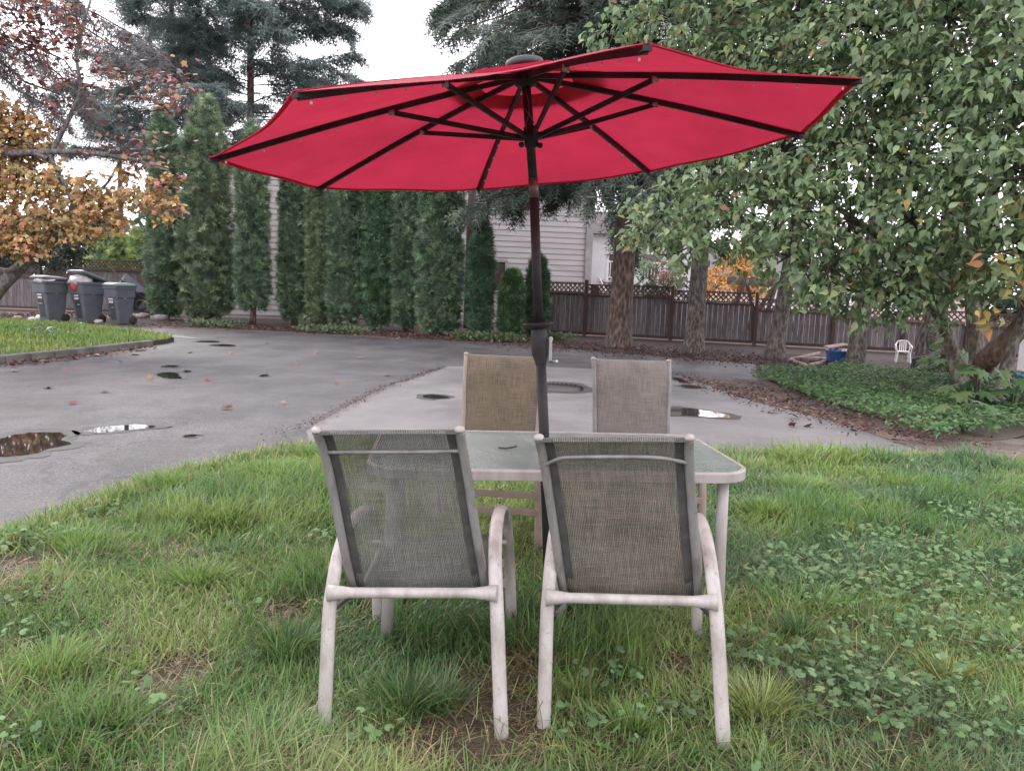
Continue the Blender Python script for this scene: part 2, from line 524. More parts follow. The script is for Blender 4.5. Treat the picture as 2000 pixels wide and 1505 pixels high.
class MB:
    """collects shapes, links them as ONE mesh"""
    def __init__(s, off=(0, 0, 0)):
        s.v, s.f, s.off, s.sm = [], [], np.array(off, float), []

    def add(s, V, F, smooth=False):
        b = len(s.v)
        s.v += [tuple(np.asarray(p, float) - s.off) for p in V]
        s.f += [tuple(b + i for i in f) for f in F]
        s.sm += [smooth] * len(F)
        return s

    def box(s, c, d, rz=0.0, R=None):
        c, d = np.asarray(c, float), np.asarray(d, float) / 2
        P = np.array([(x, y, z) for z in (-1, 1) for y in (-1, 1) for x in (-1, 1)], float) * d
        if R is None:
            R = np.array([[math.cos(rz), -math.sin(rz), 0], [math.sin(rz), math.cos(rz), 0], [0, 0, 1]])
        return s.add(P @ np.asarray(R).T + c, [(0, 2, 3, 1), (4, 5, 7, 6), (0, 1, 5, 4), (2, 6, 7, 3), (0, 4, 6, 2), (1, 3, 7, 5)])

    def bar(s, a, b, wx, wy, up=(0, 0, 1)):
        """rectangular bar from a to b"""
        a, b = np.asarray(a, float), np.asarray(b, float)
        d = b - a
        L = np.linalg.norm(d)
        d /= L
        u = np.cross(d, up)
        if np.linalg.norm(u) < 1e-4:
            u = np.cross(d, (0, 1, 0))
        u /= np.linalg.norm(u)
        v = np.cross(u, d)
        return s.box((a + b) / 2, (wx, L, wy), R=np.stack([u, d, v], 1))

    def tube(s, pts, r, n=10, cap=True, flat=1.0, flat_dir=None):
        """tube along pts; r one radius or one per point; flat_dir with flat squashes it to an oval"""
        P = np.asarray(pts, float)
        m = len(P)
        r = np.full(m, r, float) if np.isscalar(r) else np.asarray(r, float)
        T = np.gradient(P, axis=0)
        T /= np.linalg.norm(T, axis=1)[:, None] + 1e-9
        ref = np.array(flat_dir, float) if flat_dir is not None else (np.array([0, 0, 1.0]) if abs(T[0][2]) < 0.9 else np.array([1.0, 0, 0]))
        V = []
        for i in range(m):
            u = ref - T[i] * (ref @ T[i])
            u /= np.linalg.norm(u) + 1e-9
            if flat_dir is None:
                ref = u
            v = np.cross(T[i], u)
            for k in range(n):
                a = 2 * math.pi * k / n
                V.append(P[i] + r[i] * (math.cos(a) * u * flat + math.sin(a) * v))
        F = [(i * n + k, i * n + (k + 1) % n, (i + 1) * n + (k + 1) % n, (i + 1) * n + k) for i in range(m - 1) for k in range(n)]
        s.add(V, F, True)
        if cap:
            b = len(s.v) - m * n
            s.f.append(tuple(b + k for k in reversed(range(n))))
            s.f.append(tuple(b + (m - 1) * n + k for k in range(n)))
            s.sm += [False, False]
        return s

    def lathe(s, prof, c=(0, 0, 0), n=20, R=None):
        V = []
        for r, z in prof:
            for k in range(n):
                a = 2 * math.pi * k / n
                V.append((r * math.cos(a), r * math.sin(a), z))
        V = np.array(V)
        if R is not None:
            V = V @ np.asarray(R).T
        V = V + np.asarray(c, float)
        m = len(prof)
        F = [(i * n + k, i * n + (k + 1) % n, (i + 1) * n + (k + 1) % n, (i + 1) * n + k) for i in range(m - 1) for k in range(n)]
        return s.add(V, F, True)

    def prism(s, poly, z0, z1):
        n = len(poly)
        V = [(p[0], p[1], z0) for p in poly] + [(p[0], p[1], z1) for p in poly]
        F = [tuple(reversed(range(n))), tuple(range(n, 2 * n))] + [(k, (k + 1) % n, n + (k + 1) % n, n + k) for k in range(n)]
        return s.add(V, F)

    def build(s, name, mat, parent=None, bevel=0.0):
        me = bpy.data.meshes.new(name)
        me.from_pydata(s.v, [], s.f)
        for p, k in zip(me.polygons, s.sm):
            p.use_smooth = k
        me.update()
        o = link_mesh(name, me, mat, parent)
        if bevel:
            md = o.modifiers.new('bevel', 'BEVEL')
            md.width = bevel
            md.segments = 2
            md.limit_method = 'ANGLE'
        return o


def sheet(name, poly, z, mat, label=None, n=0, jitter=0.0):
    """flat ground sheet from a closed outline; extra outline points with a wobble"""
    P = []
    k = len(poly)
    for i in range(k):
        a, b = np.array(poly[i][:2], float), np.array(poly[(i + 1) % k][:2], float)
        m = max(1, int(np.linalg.norm(b - a) / n)) if n else 1
        for j in range(m):
            p = a + (b - a) * j / m
            if jitter:
                p = p + RNG.normal(0, jitter, 2)
            P.append((p[0], p[1], z))
    me = bpy.data.meshes.new(name)
    me.from_pydata(P, [], [tuple(range(len(P)))])
    me.update()
    o = link_mesh(name, me, mat)
    return tag(o, label, None, None, 'structure')


# ---- value noise on numpy arrays
_G = np.random.default_rng(5).random((256, 256))


def vnoise(x, y, sc=1.0, octv=3):
    x, y = np.asarray(x) * sc + 37.3, np.asarray(y) * sc + 11.7
    t, a, tot = 0, 1.0, 0
    for k in range(octv):
        xi, yi = np.floor(x).astype(int), np.floor(y).astype(int)
        fx, fy = x - xi, y - yi
        fx, fy = fx * fx * (3 - 2 * fx), fy * fy * (3 - 2 * fy)
        g = lambda i, j: _G[(xi + i) % 256, (yi + j) % 256]
        t = t + a * ((g(0, 0) * (1 - fx) + g(1, 0) * fx) * (1 - fy) + (g(0, 1) * (1 - fx) + g(1, 1) * fx) * fy)
        tot += a
        a *= 0.5
        x, y = x * 2.03 + 5.1, y * 2.03 + 3.3
    return t / tot


def inside(px, py, poly):
    poly = np.asarray(poly)[:, :2]
    r = np.zeros(len(px), bool)
    j = len(poly) - 1
    for i in range(len(poly)):
        xi, yi, xj, yj = *poly[i], *poly[j]
        c = ((yi > py) != (yj > py)) & (px < (xj - xi) * (py - yi) / (yj - yi + 1e-12) + xi)
        r ^= c
        j = i
    return r


def unit(v):
    return v / (np.linalg.norm(v, axis=-1, keepdims=True) + 1e-9)


def frames(d, nrm):
    """per-leaf axes: columns x (side), y (length, along d), z (face normal)"""
    y = unit(d)
    x = unit(np.cross(y, nrm))
    z = np.cross(x, y)
    return np.stack([x, y, z], -1)


def scatter(TV, TF, P, R, sc):
    """n copies of template TV/TF"""
    n, k = len(P), len(TV)
    sc = np.asarray(sc)
    if sc.ndim == 1:
        sc = np.repeat(sc[:, None], 3, 1)
    V = np.einsum('nij,nkj->nki', R, TV[None] * sc[:, None, :]) + P[:, None, :]
    F = (np.asarray(TF)[None] + (np.arange(n) * k)[:, None, None]).reshape(-1, np.asarray(TF).shape[1])
    return V.reshape(-1, 3), F


def pal(cols, wts, n, jit=0.18, rng=RNG):
    c = np.array(cols)[rng.choice(len(cols), n, p=np.array(wts) / sum(wts))]
    return c * rng.normal(1, jit, (n, 1)).clip(0.5, 1.6)


def rep(c, k):
    return np.repeat(c, k, 0)


# leaf templates -------------------------------------------------------------
T_LEAF_V = np.array([(0, 0, 0), (-.23, .16, .07), (0, .28, -.03), (.25, .20, .09), (-.33, .42, .10), (0, .55, -.06), (.30, .50, .07),
                     (-.15, .76, -.03), (.17, .72, -.01), (.02, 1.14, -.26)], float)
T_LEAF_F = np.array([(0, 2, 1), (0, 3, 2), (1, 2, 5), (1, 5, 4), (2, 3, 6), (2, 6, 5), (4, 5, 7), (5, 6, 8), (5, 9, 7), (5, 8, 9)])
T_SPRAY_V = np.array([(-.07, 0, 0), (.07, 0, 0), (0, 1, -.12), (-.05, .2, 0), (-.02, .38, 0), (-.46, .8, .06), (.05, .2, 0), (.02, .38, 0), (.46, .74, .06)], float)
T_SPRAY_F = np.array([(0, 1, 2), (3, 4, 5), (6, 8, 7)])


def needle_template(k=6):
    V, F = [(-.03, 0, 0), (.03, 0, 0), (0, 1.02, -.1)], [(0, 1, 2)]
    for i in range(k):
        t = 0.08 + 0.8 * i / (k - 1)
        L = 0.34 * (1 - 0.55 * t)
        for s in (-1, 1):
            b = len(V)
            zz = 0.05 * ((i * 7 + (s > 0) * 3) % 5 - 2)
            V += [(0, t - .035, -.1 * t * t), (0, t + .035, -.1 * t * t), (s * L, t + .22, zz - .08)]
            F.append((b, b + 1, b + 2))
    return np.array(V, float), np.array(F)


T_NEED_V, T_NEED_F = needle_template(5)


def lobed_template(pts, droop=0.12):
    """fan leaf from polar outline [(angle deg, radius)], stalk at the origin"""
    V = [(0, 0.30, 0.03)]
    for a, r in pts:
        x, y = math.sin(math.radians(a)) * r, 0.30 + math.cos(math.radians(a)) * r
        V.append((x, y, -droop * (r * r)))
    n = len(pts)
    F = [(0, 1 + (k + 1) % n, 1 + k) for k in range(n)]
    return np.array(V, float), np.array(F)


T_MAPLE_V, T_MAPLE_F = lobed_template([(180, .30), (-140, .42), (-105, .36), (-75, .62), (-45, .38), (0, .72), (45, .38), (75, .62), (105, .36), (140, .42)])
T_WEED_V, T_WEED_F = lobed_template([(180, .10), (-150, .44), (-120, .46), (-90, .52), (-66, .45), (-36, .54), (-14, .46), (8, .54), (34, .45), (64, .53), (92, .46), (122, .5), (150, .44)], 0.3)
T_OVAL_V = np.array([(0, 0, 0), (-.26, .4, .05), (.26, .4, .05), (0, 1, -.1), (0, .45, -.03)], float)
T_OVAL_F = np.array([(0, 4, 1), (0, 2, 4), (1, 4, 3), (4, 2, 3)])


def rand_dirs(n, rng=RNG):
    return unit(rng.normal(0, 1, (n, 3)))


def trunk_mesh(path, radii, seg=18, rough=0.10, seed=0, sub=5):
    """tapered bark tube with lumpy girth"""
    P, rr = np.asarray(path, float), np.asarray(radii, float)
    t = np.linspace(0, len(P) - 1, (len(P) - 1) * sub + 1)
    PP = np.stack([np.interp(t, np.arange(len(P)), P[:, k]) for k in range(3)], 1)
    R = np.interp(t, np.arange(len(P)), rr)
    # soften the corners
    for _ in range(2):
        PP[1:-1] = (PP[:-2] + 2 * PP[1:-1] + PP[2:]) / 4
    T = unit(np.gradient(PP, axis=0))
    ref = np.array([1.0, 0, 0]) if abs(T[0][2]) > 0.7 else np.array([0, 0, 1.0])
    V = []
    a = np.arange(seg) * 2 * math.pi / seg
    for i in range(len(PP)):
        u = unit(ref - T[i] * (ref @ T[i]))
        ref = u
        v = np.cross(T[i], u)
        k = 1 + rough * (vnoise(np.cos(a) * 2 + seed, np.sin(a) * 2 + t[i] * 0.9, 1.5, 3) - 0.5) * 2
        V.append(PP[i] + (R[i] * k)[:, None] * (np.cos(a)[:, None] * u + np.sin(a)[:, None] * v))
    V = np.concatenate(V)
    m = len(PP)
    F = np.array([(i * seg + k, i * seg + (k + 1) % seg, (i + 1) * seg + (k + 1) % seg, (i + 1) * seg + k) for i in range(m - 1) for k in range(seg)])
    return V, F


def join_np(parts):
    V, F, b = [], [], 0
    for v, f in parts:
        V.append(v)
        F.append(f + b)
        b += len(v)
    return np.concatenate(V), np.concatenate(F)


# ================================================================== THE GROUND
gnd = sheet('ground', [(-600, -300), (600, -300), (600, 900), (-600, 900)], 0.0, MT['ground'])
road_near = [G(0, 1078), G(215, 988), G(380, 930), G(520, 893), G(600, 880)]
road_poly = [(-30, -6), (-2.95, -6), (-2.85, 2.5)] + [tuple(p[:2]) for p in road_near] + [
    (-1.2, 6.4), (4.0, 6.9)] + [(4.3, 9.5), (4.0, 11.5), (4.3, 13.6)] + [tuple(G(1530, 716)[:2]), tuple(G(1320, 700)[:2]), tuple(G(1000, 673)[:2]),
    tuple(G(700, 657)[:2]), tuple(G(560, 650)[:2]), tuple(G(280, 640)[:2])] + [tuple(G(140, 634)[:2]), (-15.5, 22.9), (-30, 23.3)]
sheet('road', road_poly, 0.004, MT['asphalt'], None, 0.7, 0.02)
pad_poly = [G(875, 717), G(740, 762), G(610, 830), (-1.66, 6.15), (-1.0, 6.3), (2.1, 6.5), G(1850, 898), G(1640, 828), G(1440, 775), G(1330, 735), G(1180, 722), G(1000, 715)]
sheet('concrete_apron', [p[:2] for p in pad_poly], 0.012, MT['pad'], None, 0.4, 0.02)
sheet('earth_strip', [G(1330, 735)[:2], G(1440, 775)[:2], G(1640, 828)[:2], G(1850, 902)[:2], (9, 6.1), G(2000, 860)[:2], G(1760, 832)[:2], G(1600, 795)[:2], G(1500, 745)[:2]], 0.016, MT['dirt'], None, 0.3, 0.03)
lawn_poly = [(-2.9, -3), (-2.85, 2.5)] + [tuple(p[:2]) for p in road_near] + [(-1.2, 6.35), (2.1, 6.55), tuple(G(1850, 900)[:2]), (9.5, 6.2), (9.5, -3)]
sheet('lawn', lawn_poly, 0.018, MT['soil'], None, 0.3, 0.035)
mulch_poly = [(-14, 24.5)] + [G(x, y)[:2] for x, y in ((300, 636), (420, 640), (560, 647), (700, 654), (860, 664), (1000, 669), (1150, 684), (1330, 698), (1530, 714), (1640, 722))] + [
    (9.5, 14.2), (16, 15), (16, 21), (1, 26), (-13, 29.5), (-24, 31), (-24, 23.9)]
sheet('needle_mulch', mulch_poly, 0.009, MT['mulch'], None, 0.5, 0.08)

# left lawn island with its kerb
isl_front = [G(-120, 722), G(0, 709), G(140, 694), G(230, 683), G(290, 676)]
isl = [p[:2] for p in isl_front] + [G(325, 671)[:2], G(340, 667)[:2], G(300, 659)[:2], G(230, 650)[:2], G(150, 641)[:2], G(60, 635)[:2], G(-60, 630)[:2], (-30, 20), (-30, 9)]
isl_poly = [tuple(p) for p in isl]
isl_o = MB().prism(isl_poly, 0.0, 0.10).build('lawn_island', MT['soil'])
tag(isl_o, kind='structure')
kr = empty('kerb', (isl_front[2][0], isl_front[2][1], 0))
tag(kr, kind='structure')
for i in range(len(isl_front) - 1):
    a, b = isl_front[i], isl_front[i + 1]
    m = 3
    for j in range(m):
        p, q = a + (b - a) * (j + 0.02) / m, a + (b - a) * (j + 0.98) / m
        k = MB(kr.location)
        k.bar((p[0] + .06, p[1] - .04, 0.065), (q[0] + .06, q[1] - .04, 0.065), 0.14, 0.13)
        k.build('kerb_stone', MT['kerb'], kr, 0.02)
sheet('concrete_sliver', [G(150, 638)[:2], G(230, 645)[:2], G(330, 658)[:2], G(400, 664)[:2], G(380, 660)[:2], G(260, 642)[:2]], 0.010, MT['pad'], None, 0.5, 0.02)


def puddle(outline, z, name='puddle'):
    P = np.array([G(x, y, z)[:2] for x, y in outline])
    # smooth closed curve
    for _ in range(2):
        Q = np.empty((len(P) * 2, 2))
        N = np.roll(P, -1, 0)
        Q[0::2], Q[1::2] = 0.75 * P + 0.25 * N, 0.25 * P + 0.75 * N
        P = Q
    cen = P.mean(0)
    dmp = cen + (P - cen) * RNG.uniform(1.2, 1.45) + RNG.normal(0, .03, P.shape)
    sheet('damp_patch', [tuple(p) for p in dmp], z - .0015, MT['damp'])
    P += RNG.normal(0, 0.012, P.shape)
    return sheet(name, [tuple(p) for p in P], z, MT['water'])


puddle([(-60, 868), (0, 855), (50, 844), (110, 843), (135, 850), (115, 860), (150, 866), (100, 874), (70, 886), (0, 893), (-70, 888)], 0.0085)
puddle([(160, 841), (190, 834), (240, 829), (290, 829), (312, 833), (280, 837), (230, 841), (185, 846)], 0.0085)
puddle([(305, 729), (330, 726), (350, 728), (346, 733), (360, 739), (330, 739), (312, 735)], 0.0085)
puddle([(312, 715), (335, 712), (350, 714), (345, 717), (325, 717)], 0.0085)
puddle([(370, 667), (410, 664), (436, 667), (420, 669)], 0.0085)
puddle([(400, 674), (440, 671), (468, 675), (440, 677)], 0.0085)
puddle([(355, 724), (370, 722), (374, 726), (360, 727)], 0.0085)
puddle([(355, 851), (372, 847), (387, 850), (372, 854)], 0.0085)
puddle([(505, 733), (520, 730), (527, 733), (515, 736)], 0.0085)
puddle([(1040, 752), (1080, 747), (1125, 750), (1150, 760), (1130, 765), (1075, 764), (1035, 762)], 0.0165)
puddle([(1300, 800), (1330, 795), (1370, 800), (1410, 806), (1440, 815), (1390, 815), (1335, 810), (1290, 812)], 0.0165)
puddle([(1310, 737), (1330, 738), (1350, 748), (1325, 745)], 0.0165)
puddle([(1325, 752), (1350, 751), (1378, 756), (1350, 759)], 0.0165)
puddle([(815, 772), (850, 769), (885, 776), (850, 780)], 0.0165)
puddle([(930, 716), (1000, 718), (1040, 721), (1000, 724), (940, 721)], 0.0165)

# ================================================================== LAWN GRASS
GP = dict(deep=(0.055, 0.13, 0.040), mid=(0.148, 0.25, 0.066), yel=(0.265, 0.32, 0.10), straw=(0.40, 0.32, 0.19), blue=(0.105, 0.19, 0.10), brown=(0.14, 0.09, 0.05))
BARE = [(G(930, 1440), .16), (G(945, 1400), .13), (G(1010, 1330), .08), (G(335, 1335), .10), (G(560, 1210), .08), (G(20, 1110), .22), (G(1330, 1310), .06), (G(1755, 1430), .10), (G(880, 1480), .10)]


WP = [(G(1640, 1150), .5), (G(1760, 1210), .45), (G(1870, 1120), .4), (G(1900, 1280), .3), (G(1720, 1330), .3), (G(1580, 1330), .22), (G(1820, 1420), .28), (G(1690, 1410), .22), (G(1560, 1140), .25), (G(1450, 1300), .16), (G(1940, 1030), .4),
      (G(1960, 1180), .3), (G(350, 1420), .09), (G(250, 1390), .08), (G(60, 1270), .12), (G(740, 1485), .10), (G(1180, 1350), .14), (G(1210, 1460), .10), (G(1120, 1450), .08), (G(80, 1080), .2), (G(190, 1020), .15), (G(30, 1500), .08), (G(60, 1190), .15), (G(1330, 1420), .09), (G(620, 1080), .1), (G(1700, 1080), .3)]


def bare_mask(x, y):
    m = np.zeros(len(x))
    for p, r in BARE:
        d = np.hypot(x - p[0], (y - p[1]) * 0.8)
        m = np.maximum(m, np.clip(1.5 - d / r, 0, 1))
    return m


def blades(x, y, z, h, wdt, az, lean, curl, col, segs=3):
    """bent grass blades: root (x,y,z), height h, width wdt; lean at the root + curl along the length"""
    n = len(x)
    t = np.linspace(0, 1, segs + 1)
    ang = lean[:, None] + curl[:, None] * t[None]
    dl = h[:, None] / segs
    ho = np.concatenate([np.zeros((n, 1)), np.cumsum(np.sin(ang[:, :-1]) * dl, 1)], 1)
    ve = np.concatenate([np.zeros((n, 1)), np.cumsum(np.cos(ang[:, :-1]) * dl, 1)], 1)
    cxp = x[:, None] + np.cos(az)[:, None] * ho
    cyp = y[:, None] + np.sin(az)[:, None] * ho
    czp = np.maximum(z[:, None] + ve, 0.012 + z[:, None] * 0.5)
    wr = wdt[:, None] * np.array([0.8, 1.0, 0.75, 0.0][:segs] + [0.0])[None] / 2
    tw = az + math.pi / 2 + RNG.normal(0, 0.5, n)
    sx, sy = np.cos(tw)[:, None] * wr, np.sin(tw)[:, None] * wr
    k = 2 * segs + 1
    V = np.empty((n, k, 3), np.float32)
    for i in range(segs):
        V[:, 2 * i] = np.stack([cxp[:, i] - sx[:, i], cyp[:, i] - sy[:, i], czp[:, i]], 1)
        V[:, 2 * i + 1] = np.stack([cxp[:, i] + sx[:, i], cyp[:, i] + sy[:, i], czp[:, i]], 1)
    V[:, 2 * segs] = np.stack([cxp[:, -1], cyp[:, -1], czp[:, -1]], 1)
    F = []
    for i in range(segs - 1):
        F += [(2 * i, 2 * i + 1, 2 * i + 3), (2 * i, 2 * i + 3, 2 * i + 2)]
    F.append((2 * segs - 2, 2 * segs - 1, 2 * segs))
    F = (np.array(F)[None] + (np.arange(n) * k)[:, None, None]).reshape(-1, 3)
    return V.reshape(-1, 3), F, np.repeat(col, k, 0)


def lawn_points(dens, y0, y1):
    xm = 0.72 * y1 + 0.9
    n = int(dens * (y1 - y0) * 2 * xm)
    x, y = RNG.uniform(-xm, xm, n), RNG.uniform(y0, y1, n)
    k = inside(x, y, lawn_poly) & (np.abs(x) < 0.72 * y + 0.9)
    return x[k], y[k]


LV, LF, LC, nb = [], [], [], 0


def lawn_add(V, F, Cc):
    global nb
    LV.append(V)
    LF.append(F + nb)
    LC.append(Cc)
    nb += len(V)


def mixp(a, b, t):
    return a * (1 - t)[:, None] + b * t[:, None]


for (d, y0, y1, wm) in ((11500, 1.75, 2.9, 1.0), (8500, 2.9, 4.2, 1.25), (5800, 4.2, 5.6, 1.6), (4200, 5.6, 7.3, 2.1)):
    x, y = lawn_points(d, y0, y1)
    bm = bare_mask(x, y)
    nz = vnoise(x, y, 2.1, 3)
    keep = (RNG.random(len(x)) > bm * 0.72) & (RNG.random(len(x)) < 0.55 + 0.9 * nz)
    x, y = x[keep], y[keep]
    n = len(x)
    tall = np.clip((vnoise(x + 9, y, 1.9, 3) - 0.47) * 4.5, 0, 1)
    hue = vnoise(x, y + 21, 1.1, 3)
    dead = np.clip((vnoise(x - 5, y + 3, 1.7, 4) - 0.50) * 4.5, 0, 1)
    left = np.clip(0.55 - x * 0.28, 0, 1)                  # the lawn is yellower on the left, bluer on the right
    h = (0.055 + 0.105 * tall + 0.02 * RNG.random(n)) * RNG.uniform(0.5, 1.4, n)
    fd_ = np.min(np.stack([np.hypot(x - q[0], y - q[1]) for q in ((-.54, 2.16), (0, 2.17), (.13, 2.16), (.69, 2.2), (-.5, 2.9), (.04, 2.95), (.22, 2.94), (.79, 2.85))]), 0)
    wd_ = np.max(np.stack([np.clip(1.3 - np.hypot(x - q[0], y - q[1]) / rr_, 0, 1) for q, rr_ in WP]), 0)
    h *= 1 - .45 * wd_
    h *= np.clip(.5 + np.hypot(np.minimum(x - np.interp(y, [p[1] for p in road_near], [p[0] for p in road_near]), 3), 0) / .9, .5, 1)
    h *= np.clip(.55 + fd_ / .25, .55, 1)
    c = np.repeat(np.array([GP['mid']]), n, 0)
    c = mixp(c, np.array(GP['yel'])[None], np.clip((hue - 0.40) * 3.2 * (0.35 + 0.8 * left), 0, 0.95))
    c = mixp(c, np.array(GP['deep'])[None], np.clip((0.52 - hue) * 3.0, 0, 0.8))
    c = mixp(c, np.array(GP['blue'])[None], np.clip((vnoise(x + 40, y, 1.4, 2) - 0.5) * 3 * (1.1 - left), 0, 0.8))
    bm = bm[keep]
    isd = RNG.random(n) < 0.10 + 0.45 * dead * (0.35 + 0.75 * left) + 1.1 * bm
    c[isd] = mixp(np.repeat(np.array([GP['straw']]), isd.sum(), 0), np.array([GP['brown']]), np.clip(bm[isd] * 1.2 * RNG.random(isd.sum()), 0, 1)) * RNG.uniform(0.4, 1.1, (isd.sum(), 1))
    c *= RNG.normal(1, 0.2, (n, 1)).clip(0.5, 1.6)
    # combed: neighbours lean the same way
    az = vnoise(x, y, 1.6, 2) * 14 + RNG.normal(0, 1.5, n)
    lean = np.abs(RNG.normal(0.55, 0.38, n)) + isd * RNG.uniform(0.3, 0.9, n)
    curl = np.abs(RNG.normal(0.9, 0.5, n))
    wd = RNG.uniform(0.0026, 0.0052, n) * wm
    lawn_add(*blades(x, y, np.full(n, 0.018), h, wd, az, lean, curl, c))

# taller tufts, combed outwards from their own centres
TUFTS = [(G(790, 1400), .15, .24, 'deep'), (G(560, 1290), .13, .22, 'deep'), (G(1480, 1400), .12, .20, 'yel'), (G(100, 1330), .16, .2, 'mid'), (G(420, 1030), .25, .2, 'mid'), (G(520, 940), .3, .2, 'mid'),
         (G(330, 960), .25, .18, 'mid'), (G(150, 1080), .2, .2, 'mid'), (G(1560, 960), .3, .16, 'mid'), (G(1500, 1010), .25, .17, 'mid'), (G(1020, 1210), .1, .18, 'deep'), (G(1160, 1190), .13, .16, 'deep'),
         (G(1650, 1050), .15, .16, 'yel'), (G(700, 1010), .2, .18, 'mid'), (G(380, 1150), .18, .18, 'mid'), (G(230, 1430), .14, .16, 'mid'), (G(1560, 1250), .12, .16, 'deep'), (G(1850, 1330), .12, .14, 'yel'),
         (G(1240, 1440), .10, .14, 'mid'), (G(1130, 1370), .1, .13, 'mid'), (G(640, 900), .3, .18, 'mid'), (G(860, 1390), .1, .2, 'blue'), (G(560, 925), .25, .16, 'mid')]
for (p, r, hh, kind) in TUFTS:
    r = r * .8
    hh = hh * .72
    n = int(480 * (r / .15) ** 1.4)
    rr, th = r * np.sqrt(RNG.random(n)) * RNG.uniform(0.3, 1, n), RNG.uniform(0, 2 * math.pi, n)
    wob = .65 + .7 * vnoise(np.cos(th) * 2 + p[0], np.sin(th) * 2 + p[1], 1.3, 2)
    x, y = p[0] + rr * wob * np.cos(th) * 1.25, p[1] + rr * wob * np.sin(th)
    c = np.repeat(np.array([GP[kind]]), n, 0) * RNG.normal(1, 0.22, (n, 1)).clip(0.5, 1.7)
    c = mixp(c, np.array(GP['yel'])[None], RNG.random(n) ** 3 * 0.7)
    lw = max(1.0, p[1] / 2.9)
    lawn_add(*blades(x, y, np.full(n, 0.018), hh * RNG.uniform(0.5, 1.15, n), RNG.uniform(0.003, 0.0055, n) * lw, th + RNG.normal(0, 0.5, n),
                     0.15 + 0.6 * rr / r + np.abs(RNG.normal(0, 0.1, n)), np.abs(RNG.normal(0.8, 0.35, n)), c))
# grass overhanging the road and apron edges
for a, b, m in [(road_near[0], road_near[1], 2200), (road_near[1], road_near[2], 2200), (road_near[2], road_near[4], 2000), (np.array([-1.2, 6.4, 0]), np.array([4.2, 6.7, 0]), 4200), (np.array([-1.6, 6.2, 0]), np.array([-1.0, 6.38, 0]), 800)]:
    t = RNG.random(m)
    x = a[0] + (b[0] - a[0]) * t + RNG.normal(0, 0.07, m)
    y = a[1] + (b[1] - a[1]) * t + RNG.normal(0, 0.09, m) * (0.4 + 1.2 * vnoise(t * 9, t * 0, 1, 2))
    c = np.repeat(np.array([GP['mid']]), m, 0) * RNG.normal(1, 0.25, (m, 1)).clip(0.5, 1.6)
    c = mixp(c, np.array(GP['straw'])[None], (RNG.random(m) < 0.25) * 0.8)
    lawn_add(*blades(x, y, np.full(m, 0.014), RNG.uniform(0.04, 0.12, m), RNG.uniform(0.005, 0.01, m), RNG.uniform(0, 6.3, m), np.abs(RNG.normal(0.5, 0.4, m)), np.abs(RNG.normal(0.7, 0.4, m)), c))
# long flattened strands and dry thatch lying through it
for (d, y0, y1, wm) in ((900, 1.75, 3.2, .9), (520, 3.2, 5.0, 1.1), (260, 5.0, 7.0, 1.5)):
    x, y = lawn_points(d, y0, y1)
    n = len(x)
    pt = np.clip((vnoise(x + 3, y + 8, 1.5, 4) - .47) * 4.5, 0, 1) * np.clip(1.1 - x * .22, .3, 1.2)
    k = RNG.random(n) < .14 + .8 * pt
    x, y, pt = x[k], y[k], pt[k]
    n = len(x)
    c = mixp(np.repeat(np.array([GP['straw']]), n, 0), np.array([GP['yel']]), RNG.random(n) ** 1.2)
    c = mixp(c, np.array([GP['mid']]), (RNG.random(n) < .4) * .9)
    c = mixp(c, np.array([GP['brown']]), (RNG.random(n) < .25) * .8) * RNG.normal(.85, .2, (n, 1)).clip(.4, 1.4)
    lawn_add(*blades(x, y, np.full(n, .03) + .035 * RNG.random(n), RNG.uniform(.06, .15, n), RNG.uniform(.0022, .004, n) * wm, RNG.uniform(0, 6.3, n), np.abs(RNG.normal(.95, .25, n)), RNG.normal(.45, .35, n), c))
g = np_mesh('grass', np.concatenate(LV), np.concatenate(LF), MT['grass'], None, np.concatenate(LC))
tag(g, 'uneven uncut lawn grass around the table and chairs', kind='stuff')

# grass of the island
n = 26000
x, y = RNG.uniform(-16, -6.9, n), RNG.uniform(11, 21.5, n)
k = inside(x, y, isl_poly)
x, y = x[k], y[k]
n = len(x)
c = mixp(np.repeat(np.array([(0.13, 0.22, 0.055)]), n, 0), np.array([(0.24, 0.29, 0.08)]), np.clip((vnoise(x, y, .8) - .4) * 3, 0, 1)) * RNG.normal(1, .2, (n, 1)).clip(.5, 1.5)
V, F, Cc = blades(x, y, np.full(n, 0.1), RNG.uniform(.05, .14, n), RNG.uniform(.016, .03, n), RNG.uniform(0, 6.3, n), np.abs(RNG.normal(.4, .3, n)), np.abs(RNG.normal(.6, .3, n)), c, 2)
g = np_mesh('grass', V, F, MT['grass'], None, Cc)
tag(g, 'bright green short grass on the kerbed lawn island at the left', kind='stuff')

# lobed weeds through the lawn
WV = []
for p, r in WP:
    r = r * .85
    n = int((850 if p[0] > .8 else 420) * r ** 1.25)
    rr, th = r * np.sqrt(RNG.random(n)), RNG.uniform(0, 6.28, n)
    WV.append(np.stack([p[0] + rr * np.cos(th) * 1.1, p[1] + rr * np.sin(th), 0.04 + 0.085 * RNG.random(n)], 1))
n = 900
sc_ = np.stack([RNG.uniform(-2.5, 4.5, n), RNG.uniform(1.9, 6.5, n), 0.03 + 0.06 * RNG.random(n)], 1)
sc_ = sc_[inside(sc_[:, 0], sc_[:, 1], lawn_poly) & (vnoise(sc_[:, 0], sc_[:, 1], 1.6) + 0.05 * sc_[:, 0] > 0.56)]
P = np.concatenate(WV + [sc_])
n = len(P)
nr = unit(np.stack([RNG.normal(0, .55, n), RNG.normal(-.1, .55, n), np.ones(n)], 1))
R = frames(np.stack([np.cos(th := RNG.uniform(0, 6.28, n)), np.sin(th), RNG.normal(0, .2, n)], 1), nr)
